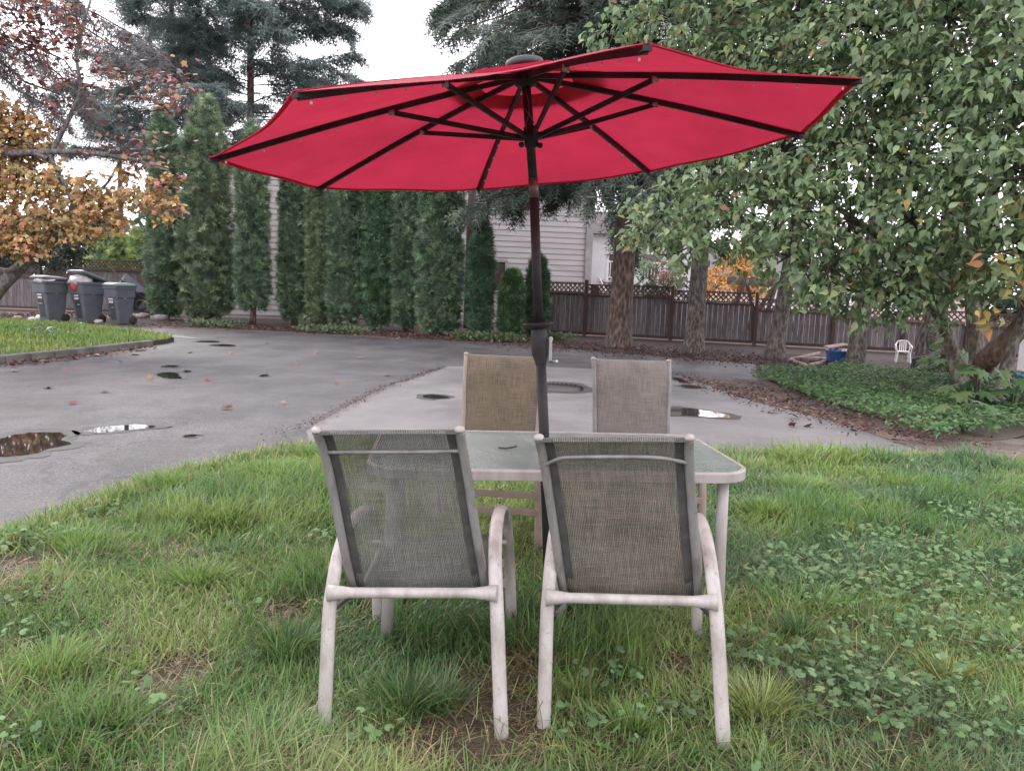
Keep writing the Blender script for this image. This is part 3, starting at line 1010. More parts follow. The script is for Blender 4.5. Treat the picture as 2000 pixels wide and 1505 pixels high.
V, F = scatter(T_WEED_V, T_WEED_F, P, R, RNG.uniform(.014, .040, n) * np.where(P[:, 1] > 3.5, 1.15, 1))
c = pal([(.12, .20, .09), (.16, .25, .12), (.095, .175, .068), (.19, .255, .11)], [4, 3, 3, 1], n)
st_x = blades(P[:, 0], P[:, 1], np.full(n, .018), np.maximum(P[:, 2] - .02, .01), np.full(n, .003), RNG.uniform(0, 6.3, n), np.zeros(n), np.zeros(n), c, 2)
VV, FF = join_np([(V, F), (st_x[0], st_x[1])])
g = np_mesh('lawn_weeds', VV, FF, MT['weed'], None, np.concatenate([rep(c, len(T_WEED_V)), st_x[2]]))
tag(g, 'round lobed weed leaves spread through the lawn', kind='stuff')


# ================================================================== PATIO CHAIRS
def catmull(pts, sub=6):
    P = np.asarray(pts, float)
    P = np.concatenate([[2 * P[0] - P[1]], P, [2 * P[-1] - P[-2]]])
    out = []
    for i in range(1, len(P) - 2):
        for j in range(sub):
            t = j / sub
            a, b, c, d = P[i - 1], P[i], P[i + 1], P[i + 2]
            out.append(0.5 * ((2 * b) + (-a + c) * t + (2 * a - 5 * b + 4 * c - d) * t * t + (-a + 3 * b - 3 * c + d) * t ** 3))
    out.append(P[-2])
    return np.array(out)


def make_chair(loc, rz, label, sling, frame, rail_mat, bowed=False, scale=1.0, tilt=0.0, rack=0.0, sh=0.0, wt=.228, az=.59):
    """stacking sling chair; local +y is where the sitter looks"""
    root = empty('patio_chair', loc, rz, label, 'chair', 'sling patio chairs around the glass table', scale)
    if tilt:
        root.rotation_euler = (0, tilt, rz)
    for s in (-1, 1):                                             # rear leg, arm and front leg are one bent flat tube
        pts = [(s * .272, -.395, 0), (s * .266, -.36, .18), (s * .26, -.322, .36), (s * .255, -.285, az - .14), (s * .25, -.225, az - .06), (s * .247, -.12, az - .008), (s * .247, .04, az),
               (s * .25, .19, az - .03), (s * .255, .275, az - .09), (s * .26, .315, .42), (s * .265, .34, .22), (s * .268, .355, 0)]
        p = catmull(pts, 5)
        # oval section: wide across the chair
        MB().tube(p, 0.0125, 12, True, 1.75, (1, 0, 0)).build('arm_and_legs', frame, root)
        for yy in (-.395, .355):
            MB().lathe([(0, 0), (.018, .002), (.018, .02), (.001, .021)], (s * .27, yy, -.004), 10).build('foot_cap', MT['rubber'], root)
        kx = lambda q: (q[0] + ((q[0] / abs(q[0])) if q[0] else 0) * (wt - .228) * min(1, max(0, (q[2] - .385) / .56)) + sh - rack * min(1, max(0, (q[2] - .385) / .56)), q[1], q[2])
        rp = catmull([kx(q) for q in [(s * .212, .335, .405), (s * .212, .28, .425), (s * .212, .05, .395), (s * .212, -.14, .378), (s * .213, -.205, .392), (s * .215, -.245, .47), (s * .218, -.285, .64), (s * .222, -.312, .80), (s * .225, -.345, .90), (s * .228, -.375, .952)]], 5)
        MB().tube(rp, 0.0115, 10, True, 1.25, (1, 0, 0)).build('sling_rail', rail_mat, root)
        MB().lathe([(0, .0), (.014, .003), (.0165, .010), (.013, .019), (.003, .023)], kx((s * .228, -.376, .946)), 10).build('rail_cap', frame, root)
        MB().tube([(s * .262, -.318, .372), (s * .21, -.225, .40)], .007, 8).build('bolt', MT['bin_dark'], root)
        MB().tube([(s * .255, .27, .405), (s * .21, .25, .415)], .010, 8).build('bracket', frame, root)
    # rear stretcher, flared where it meets the legs
    MB().tube([(-.262, -.318, .44), (-.238, -.316, .44), (-.19, -.315, .44), (.19, -.315, .44), (.238, -.316, .44), (.262, -.318, .44)], [.027, .023, .0165, .0165, .023, .027], 12).build('rear_stretcher', frame, root)
    MB().bar((-.262, .335, .30), (.262, .335, .30), .02, .032).build('front_stretcher', frame, root, .003)
    MB().bar((-.264, .345, .215), (.264, .345, .215), .02, .032).build('front_stretcher', frame, root, .003)
    # thin wire brace behind the head of the sling
    if bowed:
        bp = catmull([(-.222, -.335, .865), (-.17, -.372, .893), (-.12, -.378, .898), (0, -.380, .900), (.10, -.378, .899), (.16, -.372, .893), (.222, -.335, .872)], 5)
    else:
        bp = catmull([(-.222, -.338, .884), (-.1, -.35, .886), (.1, -.35, .886), (.222, -.338, .886)], 5)
    bp = [kx(q) for q in bp]
    MB().tube(bp, .0062, 8).build('back_brace', MT['frame_dirty'], root)
    # sling: one woven sheet over the seat and up the back, slightly hollow between the rails
    prof = catmull([(0, .335, .412), (0, .28, .432), (0, .05, .40), (0, -.14, .384), (0, -.20, .398), (0, -.238, .47), (0, -.278, .64), (0, -.305, .80), (0, -.338, .90), (0, -.366, .950), (0, -.380, .955), (0, -.386, .945)], 5)
    L = np.concatenate([[0], np.cumsum(np.linalg.norm(np.diff(prof, axis=0), axis=1))])
    nx = 13
    V, UV = [], []
    for i, p in enumerate(prof):
        wdt = .212 + .016 * np.clip((p[2] - .4) / .55, 0, 1)
        for j in range(nx):
            u = -1 + 2 * j / (nx - 1)
            sag = (1 - u * u)
            bk = np.clip((p[2] - .42) / .2, 0, 1) * np.clip((.95 - p[2]) / .1, 0, 1)
            V.append((kx((u * (wdt + (wt - .228) * min(1, max(0, (p[2] - .385) / .56))) + 1e-9, 0, p[2]))[0] - (wt - .228) * min(1, max(0, (p[2] - .385) / .56)) * (1 if u > -1e-9 else -1), p[1] + (.017 + .004 * math.sin(p[2] * 14 + u * 2)) * sag * bk, p[2] - .018 * sag * (1 - np.clip((p[2] - .4) / .1, 0, 1))))
            UV.append((u * wdt * 2 + .5, L[i] * 2))
    F = np.array([(i * nx + j, i * nx + j + 1, (i + 1) * nx + j + 1, (i + 1) * nx + j) for i in range(len(prof) - 1) for j in range(nx - 1)])
    so_ = np_mesh('sling', V, F, sling, root, None, True, UV)
    md = so_.modifiers.new('solid', 'SOLIDIFY')
    md.thickness = .002
    md.offset = 0
    # doubled hems along both rails
    for s in (-1, 1):
        hv = []
        for p in prof:
            wdt = .212 + .016 * np.clip((p[2] - .4) / .55, 0, 1)
            bk = np.clip((p[2] - .42) / .1, 0, 1)
            for u in (1.0, .82):
                hv.append((kx((s * u * wdt, 0, p[2]))[0], p[1] - .0035 * bk + .002, p[2] - .0035 * (1 - bk)))
        hf = np.array([(2 * i, 2 * i + 1, 2 * i + 3, 2 * i + 2) for i in range(len(prof) - 1)])
        np_mesh('sling_hem', hv, hf, MT['piping'], root, None, True)
    return root


fl = (G(628, 1445) + G(978, 1450)) / 2
make_chair((-.248, 2.572, -.014), -.042, 'sling chair with its back to us at the left, grey mesh and straight brace wire', MT['slingA'], MT['frame'], MT['frame_dirty'], False, tilt=-.05, rack=.055, sh=.010, wt=.210)
make_chair((.455, 2.58, -.016), -.13, 'sling chair with its back to us at the right, brownish mesh and bowed brace wire', MT['slingB'], MT['frame'], MT['frame_dirty'], True, tilt=-.06, rack=.052, sh=.004, wt=.219)
make_chair((-.08, 4.25, 0), math.radians(180 - 4), 'tan sling chair across the table, standing left behind the umbrella stem', MT['slingC'], MT['tan_frame'], MT['tan_frame'], False, 1.01, az=.50)
make_chair((.735, 4.25, 0), math.radians(180 + 3), 'pale taupe sling chair across the table, standing right of the umbrella stem', MT['slingD'], MT['tan_frame'], MT['frame_dirty'], False, 1.01, az=.50)

# ================================================================== TABLE
TC = np.array([.17, 3.16])
TRZ = math.radians(5.2)
tb = empty('glass_table', (TC[0], TC[1], 0), TRZ, 'rectangular glass patio table with off-white metal rim and rounded corners', 'table')
TW, TD, TH = 1.47, .80, .705


def rrect(wd, dp, r, n=6):
    P = []
    for cxs, cys, a0 in ((1, 1, 0), (-1, 1, 90), (-1, -1, 180), (1, -1, 270)):
        for k in range(n + 1):
            a = math.radians(a0 + 90 * k / n)
            P.append((cxs * (wd / 2 - r) + r * math.cos(a), cys * (dp / 2 - r) + r * math.sin(a)))
    return P


outp, inp = rrect(TW, TD, .15), rrect(TW - .036, TD - .036, .134)
n = len(outp)
prof = [(0, -.040), (0, -.006), (.25, 0), (1, 0), (1, -.012)]
V = [(o[0] + (i[0] - o[0]) * t, o[1] + (i[1] - o[1]) * t, TH + dz) for t, dz in prof for o, i in zip(outp, inp)]
V += [(o[0] + (i[0] - o[0]) * .75, o[1] + (i[1] - o[1]) * .75, TH - .040) for o, i in zip(outp, inp)]
F = [(k * n + j, k * n + (j + 1) % n, (k + 1) * n + (j + 1) % n, (k + 1) * n + j) for k in range(len(prof)) for j in range(n)]
F += [((len(prof)) * n + j, (len(prof)) * n + (j + 1) % n, (j + 1) % n, j) for j in range(n)]
MB().add(V, F).build('rim', MT['table_frame'], tb, .002)
hole = [(.028 * math.cos(2 * math.pi * k / n + math.pi / 4), .028 * math.sin(2 * math.pi * k / n + math.pi / 4)) for k in range(n)]
gv = [(p[0], p[1], TH - .003) for p in inp] + [(p[0], p[1], TH - .003) for p in hole] + [(p[0], p[1], TH - .009) for p in inp] + [(p[0], p[1], TH - .009) for p in hole]
gf = [(j, (j + 1) % n, n + (j + 1) % n, n + j) for j in range(n)] + [(3 * n + j, 3 * n + (j + 1) % n, 2 * n + (j + 1) % n, 2 * n + j) for j in range(n)]
gf += [(n + j, n + (j + 1) % n, 3 * n + (j + 1) % n, 3 * n + j) for j in range(n)]
MB().add(gv, gf).build('glass_top', MT['glass'], tb)
for sx in (-1, 1):
    for sy in (-1, 1):
        MB().tube([(sx * .63, sy * .32, TH - .03), (sx * .635, sy * .325, .4), (sx * .645, sy * .335, 0)], .021, 12, True, 1.1, (1, 0, 0)).build('leg', MT['table_frame'], tb)
    MB().tube([(sx * .64, -.32, TH - .055), (sx * .64, .32, TH - .055)], .014, 10).build('apron_bar', MT['table_frame'], tb)
MB().lathe([(.027, -.02), (.045, -.001), (.045, .006), (.027, .007)], (0, 0, TH), 20).build('umbrella_ring', MT['pole'], tb)
# bits lying on the glass
tw = MB().tube([(-.20, -.03, TH + .003), (-.17, -.05, TH + .004), (-.145, -.048, TH + .008), (-.125, -.03, TH + .01)], .0035, 6)
o = tw.build('twig', MT['twig'])
o.location, o.rotation_euler = (TC[0] - .02, TC[1] + .02, 0), (0, 0, TRZ)
tag(o, 'small curved dark twig lying on the glass tabletop', 'twig')

# ================================================================== UMBRELLA
UR = 1.25
UC = CP + (np.array([.0445, 3.4916, 1.9965]) - CP) * (UR / 1.35)
UN = np.array([-.1129, -.001, .9936])
UN /= np.linalg.norm(UN)
uu = np.cross((0, 1, 0), UN)
uu /= np.linalg.norm(uu)
vv = np.cross(UN, uu)
ROT = -.5669
BASE = np.array([.145, 3.2, 0.0])
AP = UC + UN * .285
ub = empty('patio_umbrella', (BASE[0], BASE[1], 0), 0, 'open octagonal red patio umbrella on a dark pole through the glass table', 'umbrella')
OFF = (BASE[0], BASE[1], 0)
tips = [UC + UR * (math.cos(ROT + k * math.pi / 4) * uu + math.sin(ROT + k * math.pi / 4) * vv) for k in range(8)]
TOPP = AP - UN * .03


def PX(px, py, Y):
    return A(px, py, Y)


p_bot = np.array([BASE[0] + .05, BASE[1], .02])
p_830 = PX(1062, 830, BASE[1])
p_700 = PX(1056, 704, BASE[1])
p_640 = PX(1052, 636, BASE[1] + .005)
p_col = PX(1043, 384, BASE[1] + .02)
p_col2 = PX(1041, 348, BASE[1] + .02)
ax = lambda a, b, t: np.asarray(a) + (np.asarray(b) - np.asarray(a)) * t
MB(OFF).tube([p_bot, ax(p_bot, p_830, .5), p_830, p_700], .0215, 16).build('pole_lower', MT['pole'], ub)
dirv = unit(p_640 - p_700)
e1 = unit(np.cross(dirv, (0, 1, 0)))
RR = np.stack([e1, np.cross(dirv, e1), dirv], 1)
MB(OFF).lathe([(.0215, -.02), (.026, 0), (.036, .028), (.037, .09), (.033, .125), (.024, .14), (.022, .15)], p_700, 20, RR).build('crank_housing', MT['pole'], ub)
MB(OFF).lathe([(.022, 0), (.045, .002), (.062, .012), (.064, .02), (.060, .026), (.02, .024)], p_640 - dirv * .012, 28, RR).build('flange', MT['pole_brown'], ub)
cr = PX(1070, 660, BASE[1] - .01)
hd = MB(OFF).bar(PX(1066, 662, BASE[1]), PX(1078, 662, BASE[1] - .02), .012, .012)
hd.bar(PX(1076, 657, BASE[1] - .02), PX(1075, 706, BASE[1] - .02), .009, .012)
hd.tube([PX(1074, 706, BASE[1] - .02), PX(1088, 705, BASE[1] - .06)], .006, 8)
hd.build('crank_handle', MT['metal'], ub)
MB(OFF).tube([p_640, ax(p_640, p_col, .5), p_col], .0195, 16).build('pole_upper', MT['pole_brown'], ub)
MB(OFF).tube([p_col - dirv * .005, p_col2], .0205, 16).build('tilt_collar', MT['collar'], ub)
MB(OFF).tube([p_col2, TOPP], .0185, 16).build('pole_top', MT['pole'], ub)
RUN = ax(p_col2, TOPP, .30)
RUN = PX(1037, 268, BASE[1] + .03)
rdir = unit(TOPP - p_col2)
e1 = unit(np.cross(rdir, (0, 1, 0)))
R2 = np.stack([e1, np.cross(rdir, e1), rdir], 1)
MB(OFF).lathe([(.019, -.04), (.028, -.038), (.03, -.01), (.046, -.006), (.046, .012), (.03, .016), (.027, .04), (.019, .042)], RUN, 18, R2).build('runner_hub', MT['pole'], ub)
MB(OFF).lathe([(.018, -.03), (.045, -.02), (.05, .012), (.03, .03)], TOPP, 18, R2).build('top_hub', MT['pole'], ub)
for s in (-1, 1):
    MB(OFF).lathe([(0, -.012), (.009, -.009), (.012, 0), (.009, .009), (0, .012)], RUN + np.array([s * .038, -.02, -.035]), 10).build('knob', MT['pole'], ub)
# canopy: eight cloth gores over the ribs
VENT = .20
NR, NS = 12, 9


def rib_pt(k, t, drop=0.0):
    """t 0 at the apex, 1 at the tip; ribs bow a little"""
    p = AP * (1 - t) + tips[k % 8] * t
    return p + UN * (.012 * math.sin(math.pi * t) - drop)


for k in range(8):
    V = []
    for i in range(NR + 1):
        t = VENT * .8 + (1 - VENT * .8) * i / NR
        for j in range(NS + 1):
            s = j / NS
            p = rib_pt(k, t) * (1 - s) + rib_pt(k + 1, t) * s
            q = 4 * s * (1 - s)
            p = p - UN * (.030 * q * t * (1.1 - .4 * t))
            if i > NR - 3:                                        # hem drawn in between the tips
                p = p + unit(AP - p) * (.024 * q * ((i - NR + 3) / 3) ** 2)
            p = p + UN * (.004 * math.sin(s * 9 + k) * t)
            V.append(p - np.array(OFF))
    F = np.array([(i * (NS + 1) + j, i * (NS + 1) + j + 1, (i + 1) * (NS + 1) + j + 1, (i + 1) * (NS + 1) + j) for i in range(NR) for j in range(NS)])
    cp_ = np_mesh('canopy_panel', V, F, MT['canopy'], ub, None, True)
    # turned-in hem: a second thickness of cloth along the outer edge, and the seam allowance beside the rib
    Vp = np.array(V).reshape(NR + 1, NS + 1, 3)
    hv = np.concatenate([Vp[NR] - UN * .003, Vp[NR] * .72 + Vp[NR - 1] * .28 - UN * .003])
    hf = np.array([(j, j + 1, NS + 2 + j, NS + 1 + j) for j in range(NS)])
    np_mesh('hem', hv, hf, MT['canopy'], cp_, None, True)
    for c0, c1 in ((0, 1), (NS, NS - 1)):
        sv = np.concatenate([Vp[:, c0] - UN * .003, Vp[:, c0] * .80 + Vp[:, c1] * .20 - UN * .003])
        sf = np.array([(i, i + 1, NR + 2 + i, NR + 1 + i) for i in range(NR)])
        np_mesh('seam', sv, sf, MT['canopy'], cp_, None, True)
V = []
for t in (.0, .08, .18, .27):
    for k in range(8):
        for j in range(3):
            s = j / 3
            V.append(rib_pt(k, t) * (1 - s) + rib_pt(k + 1, t) * s + UN * (.014 if t > .02 else .02) - np.array(OFF))
F = np.array([(i * 24 + j, i * 24 + (j + 1) % 24, (i + 1) * 24 + (j + 1) % 24, (i + 1) * 24 + j) for i in range(3) for j in range(24)])
np_mesh('vent_cap', V, F, MT['canopy'], ub, None, True)
MB(OFF).lathe([(0, .016), (.05, .016), (.072, .018), (.078, .026), (.076, .042), (.064, .048), (0, .051)], AP, 28, np.stack([uu, vv, UN], 1)).build('solar_cap', MT['bin_dark'], ub)
for k in range(8):
    rb = MB(OFF)
    pts = [rib_pt(k, t, .016) for t in np.linspace(.03, .985, 9)]
    for a, b in zip(pts[:-1], pts[1:]):
        rb.bar(a, b + (b - a) * .02, .013, .020, UN)
    r_ = rb.build('rib', MT['pole'], ub)
    mid = rib_pt(k, .44, .028)
    st = RUN + unit(mid - RUN) * .04 - rdir * .008
    MB(OFF).bar(st, mid, .011, .019, UN).build('strut', MT['pole'], r_)
    MB(OFF).lathe([(0, -.012), (.012, -.012), (.012, .012), (0, .012)], mid, 10, np.stack([vv, UN, uu], 1)).build('joint', MT['metal'], r_)
    cl = MB(OFF)
    for t in np.linspace(.5, .95, 5):                              # string-light beads clipped to the rib
        cl.box(rib_pt(k, t, .036), (.006, .006, .008))
    cl.build('light_beads', MT['white'], r_)['kind'] = 'stuff'
    tipb = MB(OFF)
    tipb.bar(rib_pt(k, .968, .016), rib_pt(k, .998, .010), .024, .014, UN)
    tipb.build('rib_end_pocket', MT['pole'], r_)
wr = MB(OFF)
a0 = TOPP + np.array([-.004, -.026, -.03])
wr.tube([a0, ax(TOPP, RUN, .45) + np.array([.004, -.024, 0]), ax(TOPP, RUN, .62) + np.array([.0, -.028, 0]), ax(TOPP, RUN, .78) + np.array([-.016, -.024, 0]), RUN + np.array([-.02, -.03, .03])], .0016, 5)
wr.tube([ax(TOPP, RUN, .52) + np.array([-.02, -.02, 0]), ax(TOPP, RUN, .62) + np.array([.0, -.029, 0]), RUN + np.array([.018, -.03, .04])], .0016, 5)
wr.build('cord', MT['metal'], ub)

# ================================================================== FENCES
FR0, FR1 = (1.0, 25.6), (14.5, 20.6)
post_px = [(1000, 548), (1066, 548), (1142, 550), (1310, 560), (1475, 575), (1627, 592), (1765, 600), (1890, 607), (2020, 612)]
fr = empty('wooden_fence', (2.3, 25.1, 0), 0, 'weathered grey brown plank fence with lattice top behind the tree trunks', 'fence')
fo = fr.location.copy()
fang = math.atan2(FR1[1] - FR0[1], FR1[0] - FR0[0])
fd = np.array([math.cos(fang), math.sin(fang)])


def fence_panel(root, a, b, ztop, lat=.34, bw=.148, post=True):
    """boards, rails and a lattice strip between ground points a and b"""
    off = tuple(root.location)
    d = b - a
    L = float(np.linalg.norm(d))
    d = d / L
    ang = math.atan2(d[1], d[0])
    zb = ztop - lat
    nb_ = max(2, int(round((L - .12) / bw)))
    for k in range(nb_):
        c = a + d * (.02 + (L - .04) * (k + .5) / nb_)
        j = RNG.normal(0, .004)
        nrm = np.array([d[1], -d[0]])
        MB(off).box((c[0] + nrm[0] * j, c[1] + nrm[1] * j, .06 + (zb - .10) / 2), ((L - .04) / nb_ - .008, .02, zb - .12 + RNG.normal(0, .004)), ang).build('board', MT['fence'], root)
    for z, hh in ((zb - .025, .07), (.10, .09)):
        m = (a + b) / 2 + np.array([d[1], -d[0]]) * .035
        MB(off).box((m[0], m[1], z), (L - .1, .04, hh), ang).build('rail', MT['darkwood'], root)
    lp = MB(off)
    m = (a + b) / 2
    lp.box((m[0], m[1], ztop - .02), (L - .1, .045, .045), ang)
    lp.box((m[0], m[1], zb + .035), (L - .1, .045, .04), ang)
    lo = lp.build('lattice_panel', MT['lattice'], root)
    h = lat - .095
    zc = (ztop + zb) / 2 + .007
    sp = .15
    nd = np.array([d[1], -d[0], 0])
    D = np.array([d[0], d[1], 0])
    for s in (-1, 1):
        for k in range(int((L - .1 + h) / sp)):
            x0 = .06 + (k + .3) * sp - h
            lo_, hi_ = max(0.0, .06 - x0), min(h, L - .06 - x0)
            if hi_ - lo_ < .05:
                continue
            za, zb2 = (zc - h / 2 + lo_, zc - h / 2 + hi_) if s > 0 else (zc + h / 2 - lo_, zc + h / 2 - hi_)
            A_ = np.array([a[0], a[1], 0]) + D * (x0 + lo_) + np.array([0, 0, za]) + nd * (.006 * s)
            B_ = np.array([a[0], a[1], 0]) + D * (x0 + hi_) + np.array([0, 0, zb2]) + nd * (.006 * s)
            MB(off).bar(A_, B_, .036, .010, nd).build('slat', MT['lattice'], lo)


fpts = []
for px, py in post_px:
    q = on_line(px, FR0, FR1)
    fpts.append((q, A(px, py, q[1])[2]))
for i in range(len(fpts) - 1):
    (a, za), (b, zb_) = fpts[i], fpts[i + 1]
    fence_panel(fr, a, b, za * .6 + zb_ * .4 - .04)
for q, z in fpts:
    MB(fo).box((q[0] + .01, q[1] - .045, (z + .06) / 2), (.105, .105, z + .06), fang).build('post', MT['darkwood'], fr, .008)

fl_ = empty('wooden_fence', (-17.9, 29.9, 0), 0, 'dark plank fence with lattice strip behind the wheeled bins', 'fence')
FL0, FL1 = (-26.0, 30.4), (-11.5, 29.2)
lp_ = [on_line(px, FL0, FL1) for px in (-170, -10, 152, 300)]
lz = [A(152, py, 30)[2] for py in (528, 524, 506)]
for i in range(3):
    fence_panel(fl_, lp_[i], lp_[i + 1], lz[i], .36)
for i, q in enumerate(lp_):
    MB(fl_.location).box((q[0], q[1] - .06, lz[max(0, i - 1)] / 2 + .03), (.12, .12, lz[max(0, i - 1)] + .06), -.08).build('post', MT['fence'], fl_, .01)

# ================================================================== HOUSES AND POLES BEYOND
hc = A(1150, 500, 31.0)
hl = A(430, 500, 29.6)
ha = math.atan2(hc[1] - hl[1], hc[0] - hl[0])
HL = math.hypot(hc[0] - hl[0], hc[1] - hl[1])
hs = empty('house', (hl[0], hl[1], 0), ha, 'house with cream lap siding behind the hedge, its corner trimmed in grey', 'house')
wl = MB().box((HL / 2, 4.2, 3.1), (HL - .02, 8, 6.2)).build('wall', MT['siding'], hs)
bh = .215
wx0 = on_line(955, hl, hc)
wxl = math.hypot(wx0[0] - hl[0], wx0[1] - hl[1])
wx1 = on_line(986, hl, hc)
wxr = math.hypot(wx1[0] - hl[0], wx1[1] - hl[1])
wzt = A(970, 509, 30.6)[2]
for k in range(28):
    z0 = .12 + k * bh
    spans = [(0, HL)] if z0 + bh < wzt - 1.3 or z0 > wzt - .02 else [(0, wxl), (wxr, HL)]
    for (a, b) in spans:
        # wedge board: bottom edge proud of the one below
        MB().add([(a, .198, z0), (b, .198, z0), (b, .165, z0), (a, .165, z0), (a, .2, z0 + bh), (b, .2, z0 + bh), (b, .190, z0 + bh), (a, .190, z0 + bh)],
                 [(0, 1, 2, 3), (3, 2, 6, 7), (7, 6, 5, 4), (0, 3, 7, 4), (1, 5, 6, 2)]).build('siding_board', MT['siding'], wl)
MB().box((HL + .02, .13, 3.1), (.26, .12, 6.2)).build('corner_board', MT['trim'], hs)
MB().box((HL + .10, .30, 3.1), (.08, .22, 6.2)).build('corner_board', MT['trim'], hs)
wn = MB()
cxw, czw = (wxl + wxr) / 2, wzt - .6
for dx in (-1, 1):
    wn.box((cxw + dx * (wxr - wxl) / 2, .14, czw), (.09, .09, 1.2))
wn.box((cxw, .14, czw + .6), (wxr - wxl + .09, .09, .09))
wn.box((cxw, .14, czw - .6), (wxr - wxl + .09, .11, .09))
wf = wn.build('window', MT['trim'], hs)
MB().box((cxw, .17, czw), (wxr - wxl - .06, .03, 1.12)).build('pane', MT['window'], wf)
MB().add([(-.3, -.3, 6.17), (HL + .5, -.3, 6.17), (HL + .5, 8.7, 6.17), (-.3, 8.7, 6.17), (-.3, 4.2, 7.2), (HL + .5, 4.2, 7.2)],
         [(0, 1, 5, 4), (2, 3, 4, 5), (0, 4, 3), (1, 2, 5), (0, 3, 2, 1)]).build('roof', MT['roof'], hs)

pp = A(915, 560, 27.6)
o = MB((pp[0], pp[1], 0)).tube([(pp[0], pp[1], 0), (pp[0] + .02, pp[1], 4), (pp[0] + .1, pp[1], 6.2)], [.15, .145, .125], 14).build('wooden_pole', MT['darkwood'])
o.location = (pp[0], pp[1], 0)
tag(o, 'thick red brown wooden pole standing behind the small cypress', 'pole')

# white house with outside stair and railing, seen left of the big trunk
W0 = A(1172, 560, 37.0)
wh = empty('house', (W0[0], W0[1], 0), 0, 'white house with a white railed deck and stair seen beside the thick conifer trunk', 'house')
MB().box((2.2, 3.2, 2.15), (5.8, 4, 4.3)).build('wall', MT['white_wall'], wh)
MB().add([(-1.1, .8, 4.3), (5.4, .8, 4.3), (5.4, 5.6, 4.3), (-1.1, 5.6, 4.3), (-1.1, 3.2, 5.6), (5.4, 3.2, 5.6)], [(0, 1, 5, 4), (2, 3, 4, 5), (0, 4, 3), (1, 2, 5), (0, 3, 2, 1)]).build('roof', MT['roof'], wh)
for x_, z_, w_, h_ in ((.95, 2.7, .9, 1.3), (2.6, 2.8, .9, 1.2), (-.15, 1.3, .5, 1.0)):
    f_ = MB().box((x_, 1.18, z_), (w_ + .16, .06, h_ + .16)).build('window', MT['white'], wh)
    MB().box((x_, 1.14, z_), (w_, .03, h_)).build('pane', MT['window'], f_)
dk = MB().box((1.5, .5, 2.0), (2.6, 1.3, .14)).build('deck', MT['white_wall'], wh)
for k in range(4):
    MB().box((.3 + k * .82, -.1, 1.5), (.11, .11, 3.0)).build('deck_post', MT['white'], wh)
rl = MB().box((1.5, -.12, 2.95), (2.6, .06, .07))
rl.box((1.5, -.12, 2.2), (2.6, .05, .05))
rlo = rl.build('railing', MT['white'], wh)
for k in range(17):
    MB().box((.28 + k * .15, -.12, 2.57), (.035, .035, .70)).build('baluster', MT['white'], rlo)
st_ = MB()
st_.bar((-.15, -.3, 2.1), (.75, -1.4, .1), .05, .26)
st_.bar((.45, -.3, 2.1), (1.35, -1.4, .1), .05, .26)
sto = st_.build('stair_stringer', MT['white'], wh)
for k in range(9):
    t = (k + .5) / 9
    MB().box((.15 + .9 * t, -.3 - 1.1 * t, 2.05 - 1.95 * t), (.6, .26, .04)).build('tread', MT['greywood'], sto)

P0 = A(1270, 560, 46.0)
ph = empty('house', (P0[0], P0[1], 0), 0, 'low salmon and white house far beyond the lattice fence', 'house')
MB().box((8, 3, 1.35), (22, 6, 2.7)).build('wall', MT['pink_wall'], ph)
MB().add([(-3.4, -.5, 2.7), (19.4, -.5, 2.7), (19.4, 6.5, 2.7), (-3.4, 6.5, 2.7), (-1, 3, 4.2), (17, 3, 4.2)], [(0, 1, 5, 4), (2, 3, 4, 5), (0, 4, 3), (1, 2, 5), (0, 3, 2, 1)]).build('roof', MT['roof'], ph)
for k in range(5):
    f_ = MB().box((.5 + k * 3.6, -.03, 1.5), (1.6, .06, 1.3)).build('window', MT['white'], ph)
    MB().box((.5 + k * 3.6, -.07, 1.5), (1.4, .04, 1.1)).build('pane', MT['white_wall'], f_)

U0 = A(240, 560, 48.0)
up = empty('utility_pole', (U0[0], U0[1], 0), 0, 'slender pinkish utility pole against the white sky at the left', 'utility pole')
zt = A(240, 166, 48)[2]
MB().tube([(0, 0, 0), (0, 0, zt)], [.17, .12], 10).build('pole', MT['utility'], up)
MB().box((0, -.13, zt - .45), (2.2, .1, .12), .5).build('crossarm', MT['utility'], up)
for k in (-.9, -.3, .9):
    MB().lathe([(.05, 0), (.06, .06), (.03, .14)], (k * math.cos(.5), -.13 + k * math.sin(.5), zt - .4), 8).build('insulator', MT['white'], up)

# wooden swing frame over the fence
sw0, sw1 = A(1425, 548, 27.5), A(1560, 556, 27.0)
sw = empty('swing_frame', (sw0[0], sw0[1], 0), 0, 'grey timber swing frame rising behind the lattice fence', 'swing frame')
so2 = tuple(sw.location)
MB(so2).bar(sw0 + (-.1, 0, 0), sw1 + (.2, 0, 0), .10, .26).build('beam', MT['greywood'], sw)
for q, pxs in ((A(1455, 552, 27.4), (-.55, .35)), (A(1515, 556, 27.1), (-.75, -.35, .5))):
    for dx in pxs:
        MB(so2).bar(q + (0, -.12, .1), np.array([q[0] + dx * 1.6, q[1] - .3, 0]), .10, .12).build('leg', MT['darkwood'], sw)

